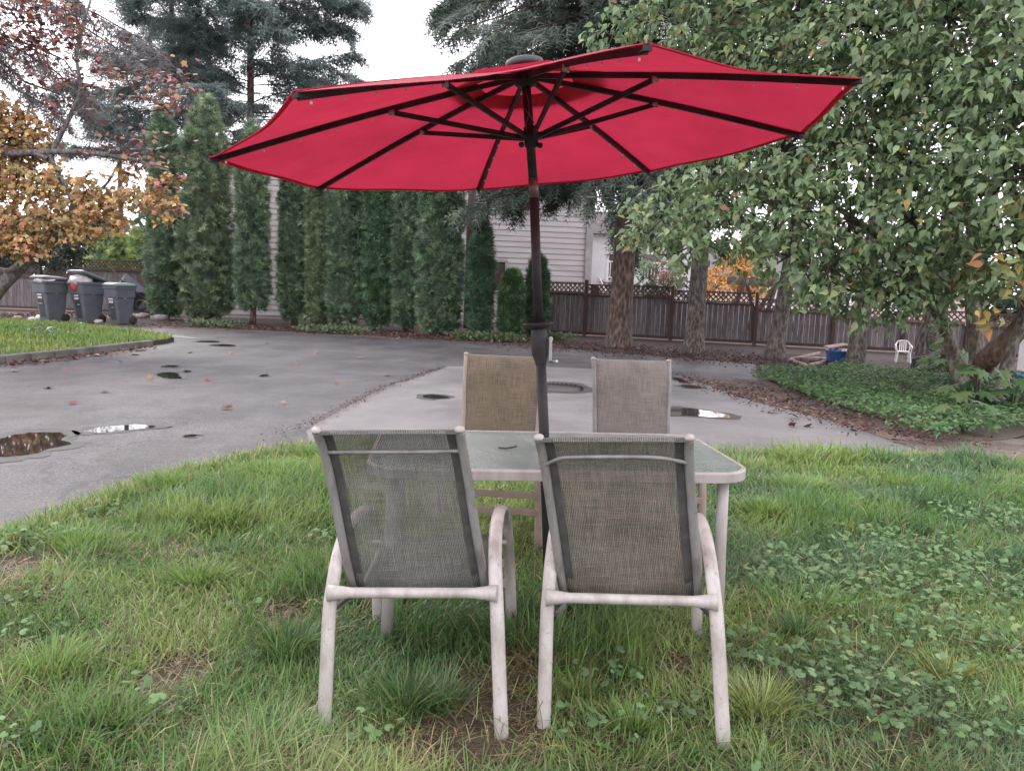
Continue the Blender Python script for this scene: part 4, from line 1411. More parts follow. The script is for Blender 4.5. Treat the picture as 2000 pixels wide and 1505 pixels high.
# ================================================================== COLUMNAR CYPRESSES
def arbor_mesh(seed, n_cl=1100, tint=((.15, .225, .14), (.21, .30, .185), (.11, .17, .112), (.28, .365, .225)), per=12):
    """unit column: height 1, radius about 1 at its widest; xy and z are scaled per tree"""
    rng = np.random.default_rng(seed)
    t = rng.random(n_cl * 3)
    prof = lambda t: np.interp(t, [0, .03, .10, .3, .55, .75, .88, .96, 1.0], [.50, .80, .97, 1.0, .93, .78, .56, .30, .05])
    t = t[rng.random(len(t)) < prof(t) * .95 + .05][:n_cl]
    n = len(t)
    a = rng.uniform(0, 2 * math.pi, n)
    lump = 1 + .36 * (vnoise(a * 1.6 + seed, t * 9, 1.0, 3) - .5) + .34 * (vnoise(np.cos(a) * 3 + seed, t * 30, 1.0, 2) - .5)
    r = prof(t) * lump * rng.uniform(.78, 1.04, n)
    C = np.stack([r * np.cos(a), r * np.sin(a), t * 1.0], 1)
    return C, a, t, per, rng, tint


def make_cypress(px, pyb, ytop, wpx, seed, label, name='columnar_cypress', group='cypress hedge columns along the road', Y=None, light=1.0, ncl=1000, hue=None, cb=.10):
    b = G(px, pyb) if Y is None else A(px, pyb, Y)
    Yd = b[1]
    zt = A(px, ytop, Yd)[2]
    Rw = wpx / 2 / FPX * Yd - .09
    root = empty(name, (b[0], b[1], 0), 0, label, 'tree', group)
    C, a, t, per, rng, tint = arbor_mesh(seed, ncl)
    Hh = zt - cb
    C = C * np.array([Rw, Rw, Hh]) + np.array([0, 0, cb])
    n = len(C)
    outv = np.stack([np.cos(a), np.sin(a), np.zeros(n)], 1)
    # each clump: a curled handful of sprays fanning round the clump's own direction
    cd = unit(outv * .75 + np.array([0, 0, .75]) + rng.normal(0, .38, (n, 3)))
    P = np.repeat(C, per, 0) + rng.normal(0, .04, (n * per, 3))
    d = unit(np.repeat(cd, per, 0) + rng.normal(0, .52, (n * per, 3)))
    P = P + d * rng.uniform(-.03, .08, (n * per, 1))
    nr = unit(np.repeat(outv + np.array([0, 0, .5]) + rng.normal(0, .5, (n, 3)), per, 0) + rng.normal(0, .4, (n * per, 3)))
    R = frames(d, nr)
    sz = rng.uniform(.13, .27, n * per) * (.75 + .25 * min(1.5, Rw))
    V, F = scatter(T_SPRAY_V, T_SPRAY_F, P, R, sz)
    cc = pal(tint, [3, 3, 3, 1.3], n, .24, rng) * light
    if hue is not None:
        cc = cc * np.array(hue)
    c = np.repeat(cc, per, 0) * rng.normal(1, .12, (n * per, 1)).clip(.6, 1.4)
    np_mesh('foliage', V, F, MT['needle'], root, rep(c, len(T_SPRAY_V)))
    # dark green core hull, added to occlude the inside of the column
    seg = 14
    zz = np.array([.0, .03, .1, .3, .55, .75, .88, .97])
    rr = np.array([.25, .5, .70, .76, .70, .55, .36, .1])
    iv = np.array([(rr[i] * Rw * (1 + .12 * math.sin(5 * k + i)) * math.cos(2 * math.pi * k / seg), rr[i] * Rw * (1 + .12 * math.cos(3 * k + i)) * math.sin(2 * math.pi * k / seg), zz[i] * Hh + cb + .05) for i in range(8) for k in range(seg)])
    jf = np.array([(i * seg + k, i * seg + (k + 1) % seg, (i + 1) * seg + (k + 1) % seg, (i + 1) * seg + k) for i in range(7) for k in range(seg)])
    np_mesh('occluding_core', iv, jf, MT['needle'], root, np.repeat(np.array([tint[2]]), len(iv), 0), True)
    MB().tube([(0, 0, 0), (.02, 0, .6), (0, .02, Hh * .5)], [.11, .09, .04], 9).build('trunk', MT['bark_con'], root)
    return root


HEDGE = [
    (325, 624, 205, 66, 'narrow pointed cypress, leftmost in the hedge row beside the bins', 1.0, None),
    (405, 628, 186, 100, 'tallest broad cypress of the hedge, its blunt top left of the red canopy', 1.0, (1.08, 1.0, .95)),
    (494, 634, 238, 66, 'cypress with bare foot right of the tallest one, thin top behind the canopy corner', 1.1, None),
    (575, 634, 235, 60, 'cypress right of the gap that shows white siding, under the canopy edge', 1.0, None),
    (622, 638, 250, 46, 'slimmest cypress of the row, squeezed between two wider ones', 1.08, (1.1, 1.0, .9)),
    (674, 641, 235, 70, 'grey green cypress with a dark hollow at mid height', .95, (1.0, 1.03, 1.0)),
    (738, 644, 240, 66, 'fine leaved darker cypress standing slightly back in the row', .82, (.8, 1, .85)),
    (792, 648, 238, 54, 'cypress with a see-through gap on its right side', .9, (1.0, 1.03, 1.0)),
    (858, 655, 232, 92, 'wide cypress at the right end of the tall hedge, beside the brown pole', .92, (.98, 1.03, .97)),
    (936, 660, 430, 50, 'half height pointed cypress in front of the brown pole', .72, (.85, 1, .95)),
    (997, 661, 532, 46, 'smallest bushy cypress left of the umbrella pole', .8, (.9, 1.05, .8)),
    (1046, 661, 500, 44, 'small dark cypress half hidden behind the umbrella pole', .7, (.85, 1, .9)),
]
for i, (px, pb, yt, wp, lb, li, hue) in enumerate(HEDGE):
    make_cypress(px, pb, yt, wp * (1.06 if i < 2 else .99), 20 + i, lb, light=li, hue=hue, ncl=850 if wp < 60 else 1200, cb=.5 if i == 2 else .10)
for i, (px, yt, wp) in enumerate(((195, 452, 52), (232, 440, 55), (270, 446, 52))):
    make_cypress(px, 560, yt, wp, 60 + i, ['pale green hedge cypress behind the plank fence, first right of the fence post', 'pale green hedge cypress behind the plank fence, middle one', 'pale green hedge cypress behind the plank fence, next to the tall row'][i],
                 'hedge_cypress', 'pale cypresses behind the left fence', Y=32.5, light=1.75, ncl=500, hue=(1.15, 1.0, .7))


# ================================================================== CONIFERS
def limb_foliage(paths, rng, dens, size, droop, spread):
    """needle sprays along limb paths; returns positions and directions"""
    P, D = [], []
    for pth in paths:
        L = np.concatenate([[0], np.cumsum(np.linalg.norm(np.diff(pth, axis=0), axis=1))])
        m = max(4, int(L[-1] * dens))
        s = L[-1] * (1 - rng.random(m) ** 1.5 * .86)
        p = np.stack([np.interp(s, L, pth[:, k]) for k in range(3)], 1)
        tdir = unit(np.stack([np.interp(s, L, np.gradient(pth[:, k], L)) for k in range(3)], 1))
        side = unit(np.cross(tdir, (0, 0, 1.0)))
        sg = rng.choice([-1, 1], m)[:, None]
        reach = (spread * (1.12 - s / L[-1]) * rng.random(m) + .04)[:, None]
        d = unit(tdir * .55 + side * sg * rng.uniform(.2, 1.0, (m, 1)) + rng.normal(0, .22, (m, 3)) - np.array([0, 0, droop]) * rng.uniform(.4, 1.3, (m, 1)))
        P.append(p + side * sg * reach * .8 + tdir * reach * .35 - np.array([0, 0, 1]) * reach * droop * .45)
        D.append(d)
    return np.concatenate(P), np.concatenate(D)


def make_conifer(loc, Hh, base, rmax, seed, label, name='conifer', nl=60, dens=16, size=(.28, .5), droop=.5, tr=.3, lean=(0, 0), tint=None, spread=.8, arc=None, group=None, bark='bark_con', pw=.85, rise=.25, low=()):
    rng = np.random.default_rng(seed)
    root = empty(name, loc, 0, label, 'tree', group)
    lx, ly = lean
    top = np.array([lx * Hh, ly * Hh, Hh])
    V, F = trunk_mesh([(0, 0, -.05), (lx * .6, ly * .6, .6), top * .3, top * .65, top], [tr * 1.35, tr, tr * .82, tr * .5, .04], 20, .16, seed, 8)
    np_mesh('trunk', V, F, MT[bark], root, None, True)
    paths = []
    for k in range(nl + len(low)):
        z = base + (Hh - base) * (k + rng.random()) / nl
        a = rng.uniform(0, 2 * math.pi) if arc is None else rng.uniform(*arc)
        L = rmax * max(.08, 1 - (z - base) / (Hh - base)) ** pw * rng.uniform(.6, 1.12)
        if k >= nl:
            z, a, L = low[k - nl]
        u = np.array([math.cos(a), math.sin(a), 0])
        t = np.linspace(0, 1, 8)
        hz = rise * t - droop * .55 * t ** 1.8
        pth = np.array([lx * z, ly * z, z]) + L * (t[:, None] * u[None]) + np.stack([0 * t, 0 * t, hz * L], 1) + rng.normal(0, .03 * L, (8, 3)) * t[:, None]
        paths.append(pth)
    tb_ = [MB().tube(p, np.linspace(.05 * tr / .3, .012, 8), 5, False) for p in paths]
    LB = join_np([(np.array(m.v), np.array(m.f)) for m in tb_])
    np_mesh('branches', LB[0], LB[1], MT['twig'], root, None, True)
    P, D = limb_foliage(paths, rng, dens, size, droop, spread)
    n = len(P)
    R = frames(D, unit(np.array([0, 0, 1.0]) + rng.normal(0, .45, (n, 3))))
    V, F = scatter(T_NEED_V, T_NEED_F, P, R, rng.uniform(*size, n))
    tint = tint or ((.08, .108, .086), (.11, .142, .112), (.06, .085, .072), (.155, .185, .135))
    c = pal(tint, [3, 3, 2, 1], n, .18, rng)
    np_mesh('foliage', V, F, MT['needle'], root, rep(c, len(T_NEED_V)))
    return root


GLARE_BLUEGREEN = ((.135, .175, .172), (.185, .23, .215), (.11, .145, .145), (.24, .29, .265))  # needle colours lightened to carry the veiling glare over the far spruces
s1 = A(492, 560, 40)
make_conifer((s1[0], s1[1], 0), 30, 7.0, 6.6, 101, 'large blue green spruce rising behind the cypress row, its branches against white sky', 'spruce_tree', 125, 40, (.6, 1.15), .35, .22, tint=GLARE_BLUEGREEN, spread=1.3, pw=.6)
make_conifer((A(345, 560, 46)[0], 46, 0), 31, 8, 6.5, 102, 'second tall spruce left of the big one, behind overhanging twigs', 'spruce_tree', 100, 32, (.6, 1.15), .35, .22, tint=GLARE_BLUEGREEN, spread=1.3, pw=.6)
# the thick trunk in the middle: Douglas fir with long drooping boughs
t1 = G(1208, 678)
fir = make_conifer((t1[0], t1[1], 0), 19, 4.0, 5.4, 103, 'big conifer with a thick scaly trunk in front of the lattice fence', 'conifer', 150, 34, (.36, .70), .75, .29, lean=(.012, 0), spread=1.0, pw=.45, rise=.12, low=[(4.5 + .12 * k, 2.55 + .115 * k, 2.4 + 1.5 * ((k * 7) % 11) / 11) for k in range(12)] + [(7.3 + .16 * k, 2.35 + 2.0 * ((k * 5) % 17) / 17, 3.6 + 2.3 * ((k * 7) % 11) / 11) for k in range(24)])
for i, (px, py, tr, lean, lb, bk) in enumerate(((1354, 690, .215, (.004, 0), 'straight grey trunked conifer right of the thickest trunk', 'bark_grey'), (1510, 702, .185, (.10, 0), 'conifer with trunk leaning right beside the scrap wood pile', 'bark_grey'),
                                                (1668, 716, .17, (.06, 0), 'slanting conifer trunk just right of the blue tub', 'bark_grey'), (1806, 727, .22, (.075, 0), 'lichen grey conifer trunk right of the small white chair', 'bark_grey'))):
    b = G(px, py)
    make_conifer((b[0], b[1], 0), 15 + i, 4.2, 3.6, 110 + i, lb, 'conifer', 60, 20, (.3, .55), .55, tr, lean=lean, spread=.8, pw=.5, group='conifers standing along the lattice fence', bark=bk)
# conifer off the left edge whose boughs hang into the picture
make_conifer((-14.5, 17.0, 0), 17, 6.0, 6.6, 120, 'conifer at the left edge with long dark boughs hanging into the top corner', 'conifer', 72, 26, (.35, .7), .8, .4, tint=((.135, .128, .135), (.17, .17, .165), (.115, .115, .122), (.21, .19, .175)), spread=1.0, pw=.4)

# wood far beyond everything (one mass)
rng = np.random.default_rng(77)
n = 9000
xx = rng.uniform(-75, 75, n)
zz = rng.random(n) ** 1.2
hh = 5.0 + 6 * vnoise(xx, xx * 0, .09, 3)
P = np.stack([xx, 78 + rng.uniform(0, 10, n), zz * hh], 1)
R = frames(unit(rng.normal(0, 1, (n, 3)) + np.array([0, 0, .5])), rand_dirs(n, rng))
V, F = scatter(T_LEAF_V, T_LEAF_F, P, R, rng.uniform(.7, 1.6, n))
g = np_mesh('distant_wood', V, F, MT['needle'], None, rep(pal([(.05, .07, .05), (.07, .085, .055), (.11, .08, .045)], [3, 2, .6], n), len(T_LEAF_V)))
tag(g, 'far belt of trees beyond the houses', kind='stuff')


# ================================================================== BROADLEAF TREE ON THE RIGHT
def leafy(root, lobes, dens, size, tint, wts, seed, tmpl=(T_LEAF_V, T_LEAF_F), hang=.7, shell=.55, n_part=0, part='leaf', mat='leaf', off=(0, 0, 0), jit=.18, twig_src=None):
    """leaves grouped on short shoots through ellipsoid lobes (world coords); the nearest n_part leaves become parts"""
    rng = np.random.default_rng(seed)
    P, O = [], []
    tw = []
    for (c, r) in lobes:
        c, r = np.asarray(c, float), np.asarray(r if np.ndim(r) else (r,) * 3, float)
        m = max(3, int(dens * (r[0] * r[1] * r[2]) ** (2 / 3)))
        d = rand_dirs(m, rng)
        rad = (shell + (1.06 - shell) * rng.random(m)) * (1 + .25 * (vnoise(d[:, 0] * 2 + c[0], d[:, 2] * 2 + c[2], 1.2) - .5))
        sh = c + d * r * rad[:, None]                                # shoot positions
        for q in range(9):                                           # leaves of the shoot
            P.append(sh + rng.normal(0, size * .62, (m, 3)) * np.array([1, 1, .8]))
            O.append(d)
        tw.append((c, sh[:: 7]))
    P, O = np.concatenate(P), np.concatenate(O)
    n = len(P)
    face = unit(O * .6 + np.array([0, -.25, .75]) + rng.normal(0, .5, (n, 3)))
    d = unit(O * np.array([.5, .5, .1]) + np.array([0, 0, -hang]) + rng.normal(0, .55, (n, 3)))
    R = frames(d, face)
    sz = size * rng.uniform(.55, 1.2, n)
    c = pal(tint, wts, n, jit, rng)
    k = len(tmpl[0])
    order = np.arange(n)
    if n_part:
        # the leaves seen largest: nearest ones inside the picture
        rel = P - CP
        dd = rel @ fwd
        ix, iy = 1000 + FPX * (rel @ cx) / dd, 752.5 - FPX * (rel @ cy) / dd
        vis = (ix > 10) & (ix < 1990) & (iy > 10) & (iy < 1490)
        big = np.where(vis, sz / dd, 0)
        order = np.argsort(-big)
        cmul = 12
        # a dozen leaf meshes share colour variants
        lm = []
        for q in range(cmul):
            cc = c[order[q]]
            ob = np_mesh(part, tmpl[0], tmpl[1], MT[mat], root, np.repeat(cc[None], k, 0))
            lm.append(ob)
        for q in range(n_part):
            i = order[q]
            ob = lm[q] if q < cmul else bpy.data.objects.new(part, lm[q % cmul].data)
            if q >= cmul:
                COL.objects.link(ob)
                ob.parent = root
            M = Matrix([[*(R[i][a] * sz[i]), P[i][a] - off[a]] for a in range(3)] + [[0, 0, 0, 1]])
            ob.matrix_local = M
        order = order[n_part:]
    V, F = scatter(tmpl[0], tmpl[1], P[order] - np.asarray(off), R[order], sz[order])
    fo_ = np_mesh('foliage', V, F, MT[mat], root, rep(c[order], k))
    fo_['kind'] = 'stuff'
    tv, tf, b = [], [], 0
    mb = MB(off)
    for cc, shs in tw:
        for q in shs:
            mid = (cc + q) / 2 + rng.normal(0, .06, 3)
            mb.tube([cc, mid, q], [.016, .011, .005], 4, False)
    mb.build('twigs', MT['twig'], root)['kind'] = 'stuff'
    return n


rt = G(1888, 768)
RO = (rt[0], rt[1], 0)
rtree = empty('broadleaf_tree', RO, 0, 'large leafy green tree with several mottled stems filling the right side', 'tree')
LB_ = [(1300, 425, 12.3, .75), (1265, 455, 12.0, .5), (1370, 470, 12.0, .8), (1440, 400, 11.8, 1.0), (1400, 340, 12.6, .9), (1540, 500, 11.2, .75), (1620, 520, 10.8, .7), (1530, 410, 11.4, 1.0), (1660, 430, 11.0, 1.0), (1760, 520, 11.0, .7),
       (1780, 430, 10.6, 1.0), (1880, 490, 11.4, .8), (1920, 400, 10.2, 1.0), (2010, 480, 9.8, .9), (2020, 340, 9.6, 1.0), (1900, 290, 10.4, 1.1), (1780, 310, 11.0, 1.1), (1650, 310, 11.4, 1.1), (1530, 290, 12.0, 1.1),
       (1420, 240, 12.6, 1.1), (1620, 190, 11.8, 1.2), (1750, 190, 11.2, 1.2), (1890, 160, 10.6, 1.2), (2010, 200, 9.8, 1.1), (1500, 150, 12.4, 1.2), (1370, 120, 12.9, 1.1), (1310, 40, 13.2, .9), (1195, 70, 13.2, .42), (1230, 30, 13.2, .5), (1420, 20, 12.6, 1.2),
       (1560, 40, 12.0, 1.3), (1700, 50, 11.4, 1.3), (1850, 30, 10.8, 1.3), (1990, 50, 10.0, 1.2), (1500, -90, 12.4, 1.4), (1680, -100, 11.6, 1.4), (1860, -110, 10.8, 1.4), (2040, -90, 10, 1.3), (2120, 100, 10, 1.3), (2130, 300, 10, 1.3), (1350, -80, 13, 1.1), (2130, 480, 10.5, 1.0)]
LB_ += [(1690, 575, 11.2, .5), (1640, 560, 11.4, .5), (1790, 575, 10.9, .55), (1850, 565, 11.3, .6), (1740, 560, 11.0, .55), (1590, 555, 11.3, .4)]
lob = [(A(px, py, Y), (r, r * .95, r * .82)) for px, py, Y, r in LB_]
LT = ((.175, .255, .125), (.235, .32, .165), (.135, .20, .105), (.28, .32, .14), (.36, .26, .085), (.28, .14, .075))
leafy(rtree, lob, 92, .128, LT, (4, 4, 3, 1.0, .14, .05), 201, n_part=300, off=RO, hang=.55)
leafy(rtree, [(A(px, py, Y), (q, q, q * .9)) for px, py, Y, q in ((1960, 545, 9.9, .38), (1925, 600, 10.1, .24), (1985, 500, 9.7, .32), (1990, 400, 9.6, .25), (1870, 545, 10.6, .2))], 34, .15, ((.5, .36, .11), (.38, .19, .09), (.32, .30, .12), (.2, .25, .11)), (2, 2, 2, 3), 202, off=RO, hang=.6, mat='litter')
stem_px = [([(1888, 770, 12.4), (1862, 690, 12.3), (1845, 640, 12.2), (1815, 540, 12.0), (1760, 400, 11.6), (1700, 200, 11.6), (1650, 40, 11.8)], [.13, .105, .095, .085, .07, .05, .03], 'bark_leafy', 'stem'),
           ([(1905, 770, 12.6), (1908, 690, 12.6), (1898, 600, 12.6), (1905, 480, 12.4), (1880, 300, 12.0), (1840, 100, 11.8), (1830, -60, 11.8)], [.13, .115, .11, .10, .08, .05, .03], 'bark_leafy', 'stem'),
           ([(1895, 745, 12.0), (1930, 700, 11.8), (1965, 668, 11.6), (2000, 632, 11.4), (2050, 560, 11.2), (2090, 420, 10.8), (2070, 220, 10.4)], [.18, .165, .15, .14, .12, .09, .05], 'bark_orange', 'limb'),
           ([(1945, 815, 10.9), (1958, 740, 11.0), (1980, 665, 11.1), (2010, 590, 11.0), (1990, 430, 10.6), (1950, 250, 10.5)], [.10, .085, .08, .075, .06, .03], 'bark_grey', 'stem'),
           ([(1845, 640, 12.2), (1740, 480, 11.9), (1600, 380, 11.8), (1480, 340, 12.0), (1350, 350, 12.2)], [.06, .05, .04, .03, .015], 'bark_leafy', 'limb'),
           ([(1760, 400, 11.6), (1600, 200, 11.9), (1450, 80, 12.4), (1300, 20, 12.9)], [.05, .04, .03, .014], 'bark_leafy', 'limb'),
           ([(1905, 480, 12.4), (1960, 330, 11.5), (2000, 150, 10.8), (2010, 0, 10.5)], [.06, .05, .04, .02], 'bark_leafy', 'limb')]
for i, (pts, rad, mt, nm) in enumerate(stem_px):
    V, F = trunk_mesh([A(*p) if k else (G(p[0], p[1]) - (0, 0, .05) if p[1] > 730 else A(*p)) for k, p in enumerate(pts)], rad, 14, .14, 40 + i, 6)
    np_mesh(nm, V - np.array(RO), F, MT[mt], rtree, None, True)

# autumn foliage beyond the fence
ob = A(1440, 560, 31)
orange = empty('autumn_bush', (ob[0], ob[1], 0), 0, 'golden orange autumn tree beyond the fence, left of the swing frame', 'tree')
leafy(orange, [(A(1440, 525, 31), (1.0, .9, .9)), (A(1400, 560, 30.6), (.8, .8, .6)), (A(1475, 555, 31), (.8, .8, .6)), (A(1450, 495, 31.2), (.6, .6, .5))], 220, .11, ((.62, .32, .07), (.55, .22, .05), (.68, .42, .12), (.35, .26, .07)), (4, 2.5, 2, 1), 211, hang=.3, off=tuple(orange.location), mat='litter')
MB().tube([(0, 0, 0), (.05, 0, 1.6), (.1, 0, 3)], [.09, .07, .03], 8).build('trunk', MT['twig'], orange)
ob = A(1310, 560, 30)
pink = empty('autumn_bush', (ob[0], ob[1], 0), 0, 'dull pink leaved shrub beyond the fence between two trunks', 'shrub')
leafy(pink, [(A(1310, 530, 30), (.6, .6, .5)), (A(1300, 560, 30), (.9, .7, .5))], 220, .09, ((.40, .16, .17), (.30, .13, .12), (.16, .12, .09)), (3, 2, 1.5), 212, hang=.3, off=tuple(pink.location), mat='litter')
MB().tube([(0, 0, 0), (.03, 0, 1.4)], [.06, .03], 8).build('trunk', MT['twig'], pink)
ob = A(1275, 560, 29)
gs = empty('green_shrub', (ob[0], ob[1], 0), 0, 'green shrub beyond the fence close to the thickest trunk', 'shrub')
leafy(gs, [(A(1268, 545, 29), (.55, .6, .7)), (A(1290, 570, 29), (.7, .6, .5)), (A(1340, 560, 29), (.7, .6, .5))], 200, .09, ((.05, .085, .035), (.08, .11, .05)), (2, 1), 213, hang=.3, off=tuple(gs.location))
MB().tube([(0, 0, 0), (.03, 0, 1.4)], [.05, .03], 8).build('trunk', MT['twig'], gs)

# ================================================================== MAPLE AND SHRUBS ON THE LEFT
mb0 = G(-70, 640)
MO = (A(-60, 640, 17.0)[0], 17.0, 0)
maple = empty('maple_tree', MO, 0, 'slanting maple at the left edge with orange and yellow autumn leaves', 'tree')
mst = [([(-60, 648, 17), (0, 560, 16.8), (52, 510, 16.6), (100, 470, 16.5), (150, 400, 16.3), (95, 310, 16.2), (130, 240, 16.1), (160, 180, 16.0), (148, 110, 15.9), (165, 40, 15.8), (190, -40, 15.8)], [.17, .15, .13, .08, .06, .055, .045, .04, .03, .025, .015]),
       ([(60, 500, 16.6), (110, 440, 16.6), (180, 380, 16.4), (210, 360, 16.2), (262, 260, 16.0)], [.07, .05, .035, .025, .01]),
       ([(95, 310, 16.2), (65, 297, 16.2), (20, 300, 16.2), (-60, 280, 16.2)], [.06, .06, .07, .08]),
       ([(65, 297, 16.2), (150, 296, 16.1), (215, 303, 15.9), (265, 313, 15.8), (300, 326, 15.7), (330, 333, 15.6)], [.06, .055, .05, .04, .03, .015]),
       ([(52, 510, 16.6), (20, 530, 16.4), (-40, 520, 16.4)], [.07, .05, .03])]
for i, (pts, rad) in enumerate(mst):
    V, F = trunk_mesh([A(*p) for p in pts], rad, 12, .12, 70 + i, 6)
    np_mesh('trunk' if i == 0 else 'limb', V - np.array(MO), F, MT['bark_thin'], maple, None, True)
ML = [(30, 235, 16.6, .45), (70, 262, 16.7, .4), (-20, 220, 16.6, .6), (20, 270, 16.5, .55), (60, 300, 16.8, .6), (20, 350, 16.5, .75), (90, 370, 16.4, .7), (40, 430, 16.2, .7), (120, 430, 16.2, .6), (170, 370, 16.3, .5), (210, 400, 16.2, .5), (160, 440, 16.2, .45), (60, 475, 16.0, .4), (-40, 330, 16.5, .9), (-50, 440, 16, .8),
      (260, 390, 16, .4), (300, 375, 15.8, .34), (330, 400, 15.7, .28), (250, 340, 15.9, .25), (335, 345, 15.6, .2), (330, 430, 15.7, .22), (20, 480, 16.2, .45), (220, 440, 16.2, .35)]
leafy(maple, [(A(px, py, Y), (r, r, r * .8)) for px, py, Y, r in ML], 215, .10, ((.44, .27, .12), (.52, .32, .12), (.36, .27, .14), (.29, .27, .13), (.50, .21, .13)), (4, 2.5, 3, 2.5, 1.2), 221, (T_MAPLE_V, T_MAPLE_F), .45, .3, 280, off=MO, mat='litter')
red = empty('maple_sprays', (0, 0, 0))
bpy.data.objects.remove(red)
# thin red-leaved shoots of the same tree against the white sky
rng = np.random.default_rng(231)
rp, rd = [], []
for (px, py, Y, r, m) in ((160, 150, 16, .7, 60), (110, 160, 16, .5, 45), (220, 175, 16, .5, 50), (290, 170, 15.8, .5, 55), (340, 150, 15.6, .4, 70), (330, 190, 15.6, .25, 40), (180, 230, 16, .7, 60), (260, 260, 16, .6, 75), (250, 300, 15.9, .6, 80), (110, 120, 16, .6, 70), (60, 60, 16, .7, 230), (130, 40, 16, .7, 160), (20, 30, 16, .6, 230), (40, 100, 16, .5, 120), (90, 20, 16, .6, 150), (200, 100, 16, .6, 50),
                          (100, 210, 16, .3, 25), (330, 200, 15.7, .2, 25), (10, 90, 16, .35, 60), (280, 310, 15.8, .3, 45), (345, 405, 15.6, .14, 26), (350, 345, 15.6, .14, 22), (320, 360, 15.6, .18, 30)):
    c = A(px, py, Y)
    # leaves hang in thin near-horizontal layers
    lay = rng.normal(0, r * .55, max(3, m // 9))
    q = np.stack([rng.normal(0, r * .75, m), rng.normal(0, r * .6, m), lay[rng.integers(0, len(lay), m)] * .8 + rng.normal(0, .035, m)], 1)
    rp.append(c + q)
rp = np.concatenate(rp)
rp = rp[rng.random(len(rp)) < .72]
n = len(rp)
R = frames(unit(rng.normal(0, 1, (n, 3)) * np.array([1, 1, .35]) + np.array([.2, 0, -.25])), unit(np.array([0, -.35, 1.0]) + rng.normal(0, .4, (n, 3))))
V, F = scatter(T_MAPLE_V, T_MAPLE_F, rp - np.array(MO), R, rng.uniform(.08, .15, n))
o = np_mesh('red_foliage', V, F, MT['litter'], maple, rep(pal([(.28, .11, .10), (.20, .10, .11), (.34, .19, .11), (.16, .115, .11)], [3, 2, 2, 2], n, .2, rng), len(T_MAPLE_V)))
o['kind'] = 'stuff'
o['label'] = 'sparse red leaves on thin upper shoots'
mb = MB(MO)
for q in rp[::6]:
    st_p = A(155, 200, 16) if q[2] > 4 else A(200, 305, 16)
    mb.tube([q + (st_p - q) * .22 + rng.normal(0, .05, 3), q + (st_p - q) * .08, q], [.008, .006, .003], 4, False)
mb.build('twigs', MT['twig'], maple)['kind'] = 'stuff'
sb_ = A(90, 560, 26)
shr = empty('dark_shrub', (sb_[0], sb_[1], 0), 0, 'dark evergreen shrub leaning over the fence behind the bins', 'shrub')
leafy(shr, [(A(30, 490, 26), (1.3, 1, .6)), (A(110, 500, 26), (.9, .9, .5)), (A(60, 460, 26.5), (1.6, 1, .8)), (A(-60, 480, 26), (1.3, 1, 1.0)), (A(130, 470, 26.5), (.8, .8, .6)), (A(180, 430, 27), (1.2, .9, .7))], 130, .13, ((.03, .045, .035), (.045, .06, .045), (.06, .065, .05)), (2, 2, 1), 222, hang=.3, off=tuple(shr.location))
MB().tube([(0, 0, 0), (-.2, 0, 1.6), (-.5, 0, 3)], [.1, .08, .04], 8).build('trunk', MT['bark_grey'], shr)

# ================================================================== GROUND COVER BED ON THE RIGHT
bed_poly = [G(1500, 742)[:2], G(1560, 728)[:2], G(1660, 722)[:2], G(1780, 735)[:2], (9.8, 13.0), (9.8, 9.2), G(2040, 842)[:2], G(1960, 862)[:2], G(1870, 866)[:2], G(1780, 838)[:2], G(1690, 810)[:2], G(1600, 780)[:2], G(1540, 758)[:2]]
bp_ = np.array(bed_poly)
n = 44000
x, y = RNG.uniform(bp_[:, 0].min() - .5, bp_[:, 0].max(), n), RNG.uniform(bp_[:, 1].min() - .4, bp_[:, 1].max(), n)
jx, jy = x + .30 + .25 * vnoise(x, y, 2.2), y + .22 + .2 * vnoise(y, x, 2.2)
k = inside(x, y, bed_poly) | (inside(jx, jy, bed_poly) & (RNG.random(n) < .8))
x, y = x[k], y[k]
n = len(x)
hz = .06 + .26 * vnoise(x, y, 1.3, 3) * RNG.uniform(.5, 1.1, n)
P = np.stack([x, y, hz], 1)
R = frames(unit(np.stack([RNG.normal(0, 1, n), RNG.normal(-.3, 1, n), RNG.normal(-.1, .3, n)], 1)), unit(np.stack([RNG.normal(0, .45, n), RNG.normal(-.35, .45, n), np.ones(n)], 1)))
V, F = scatter(T_OVAL_V, T_OVAL_F, P, R, RNG.uniform(.04, .085, n))
c = pal([(.06, .13, .042), (.09, .17, .055), (.04, .095, .034), (.12, .20, .07)], [3, 3, 2, 1], n)
g = np_mesh('ground_cover', V, F, MT['leaf'], None, rep(c, len(T_OVAL_V)))
tag(g, 'low leafy green ground cover filling the bed at the right', kind='stuff')
sheet('bed_soil', bed_poly, .020, MT['ground'], None, .3, .02)
for i, (a, b, lb) in enumerate((((1535, 746), (1592, 764), 'weathered timber edging the ground cover, the farther length'), ((1598, 768), (1660, 790), 'weathered timber edging the ground cover, the nearer length half under leaves'))):
    p, q = G(*a), G(*b)
    o = MB(p).bar(p + (0, 0, .09), q + (0, 0, .08), .14, .16).build('edging_timber', MT['greywood'], None, .012)
    o.location = p
    tag(o, lb, 'timber', 'timbers edging the leafy bed')


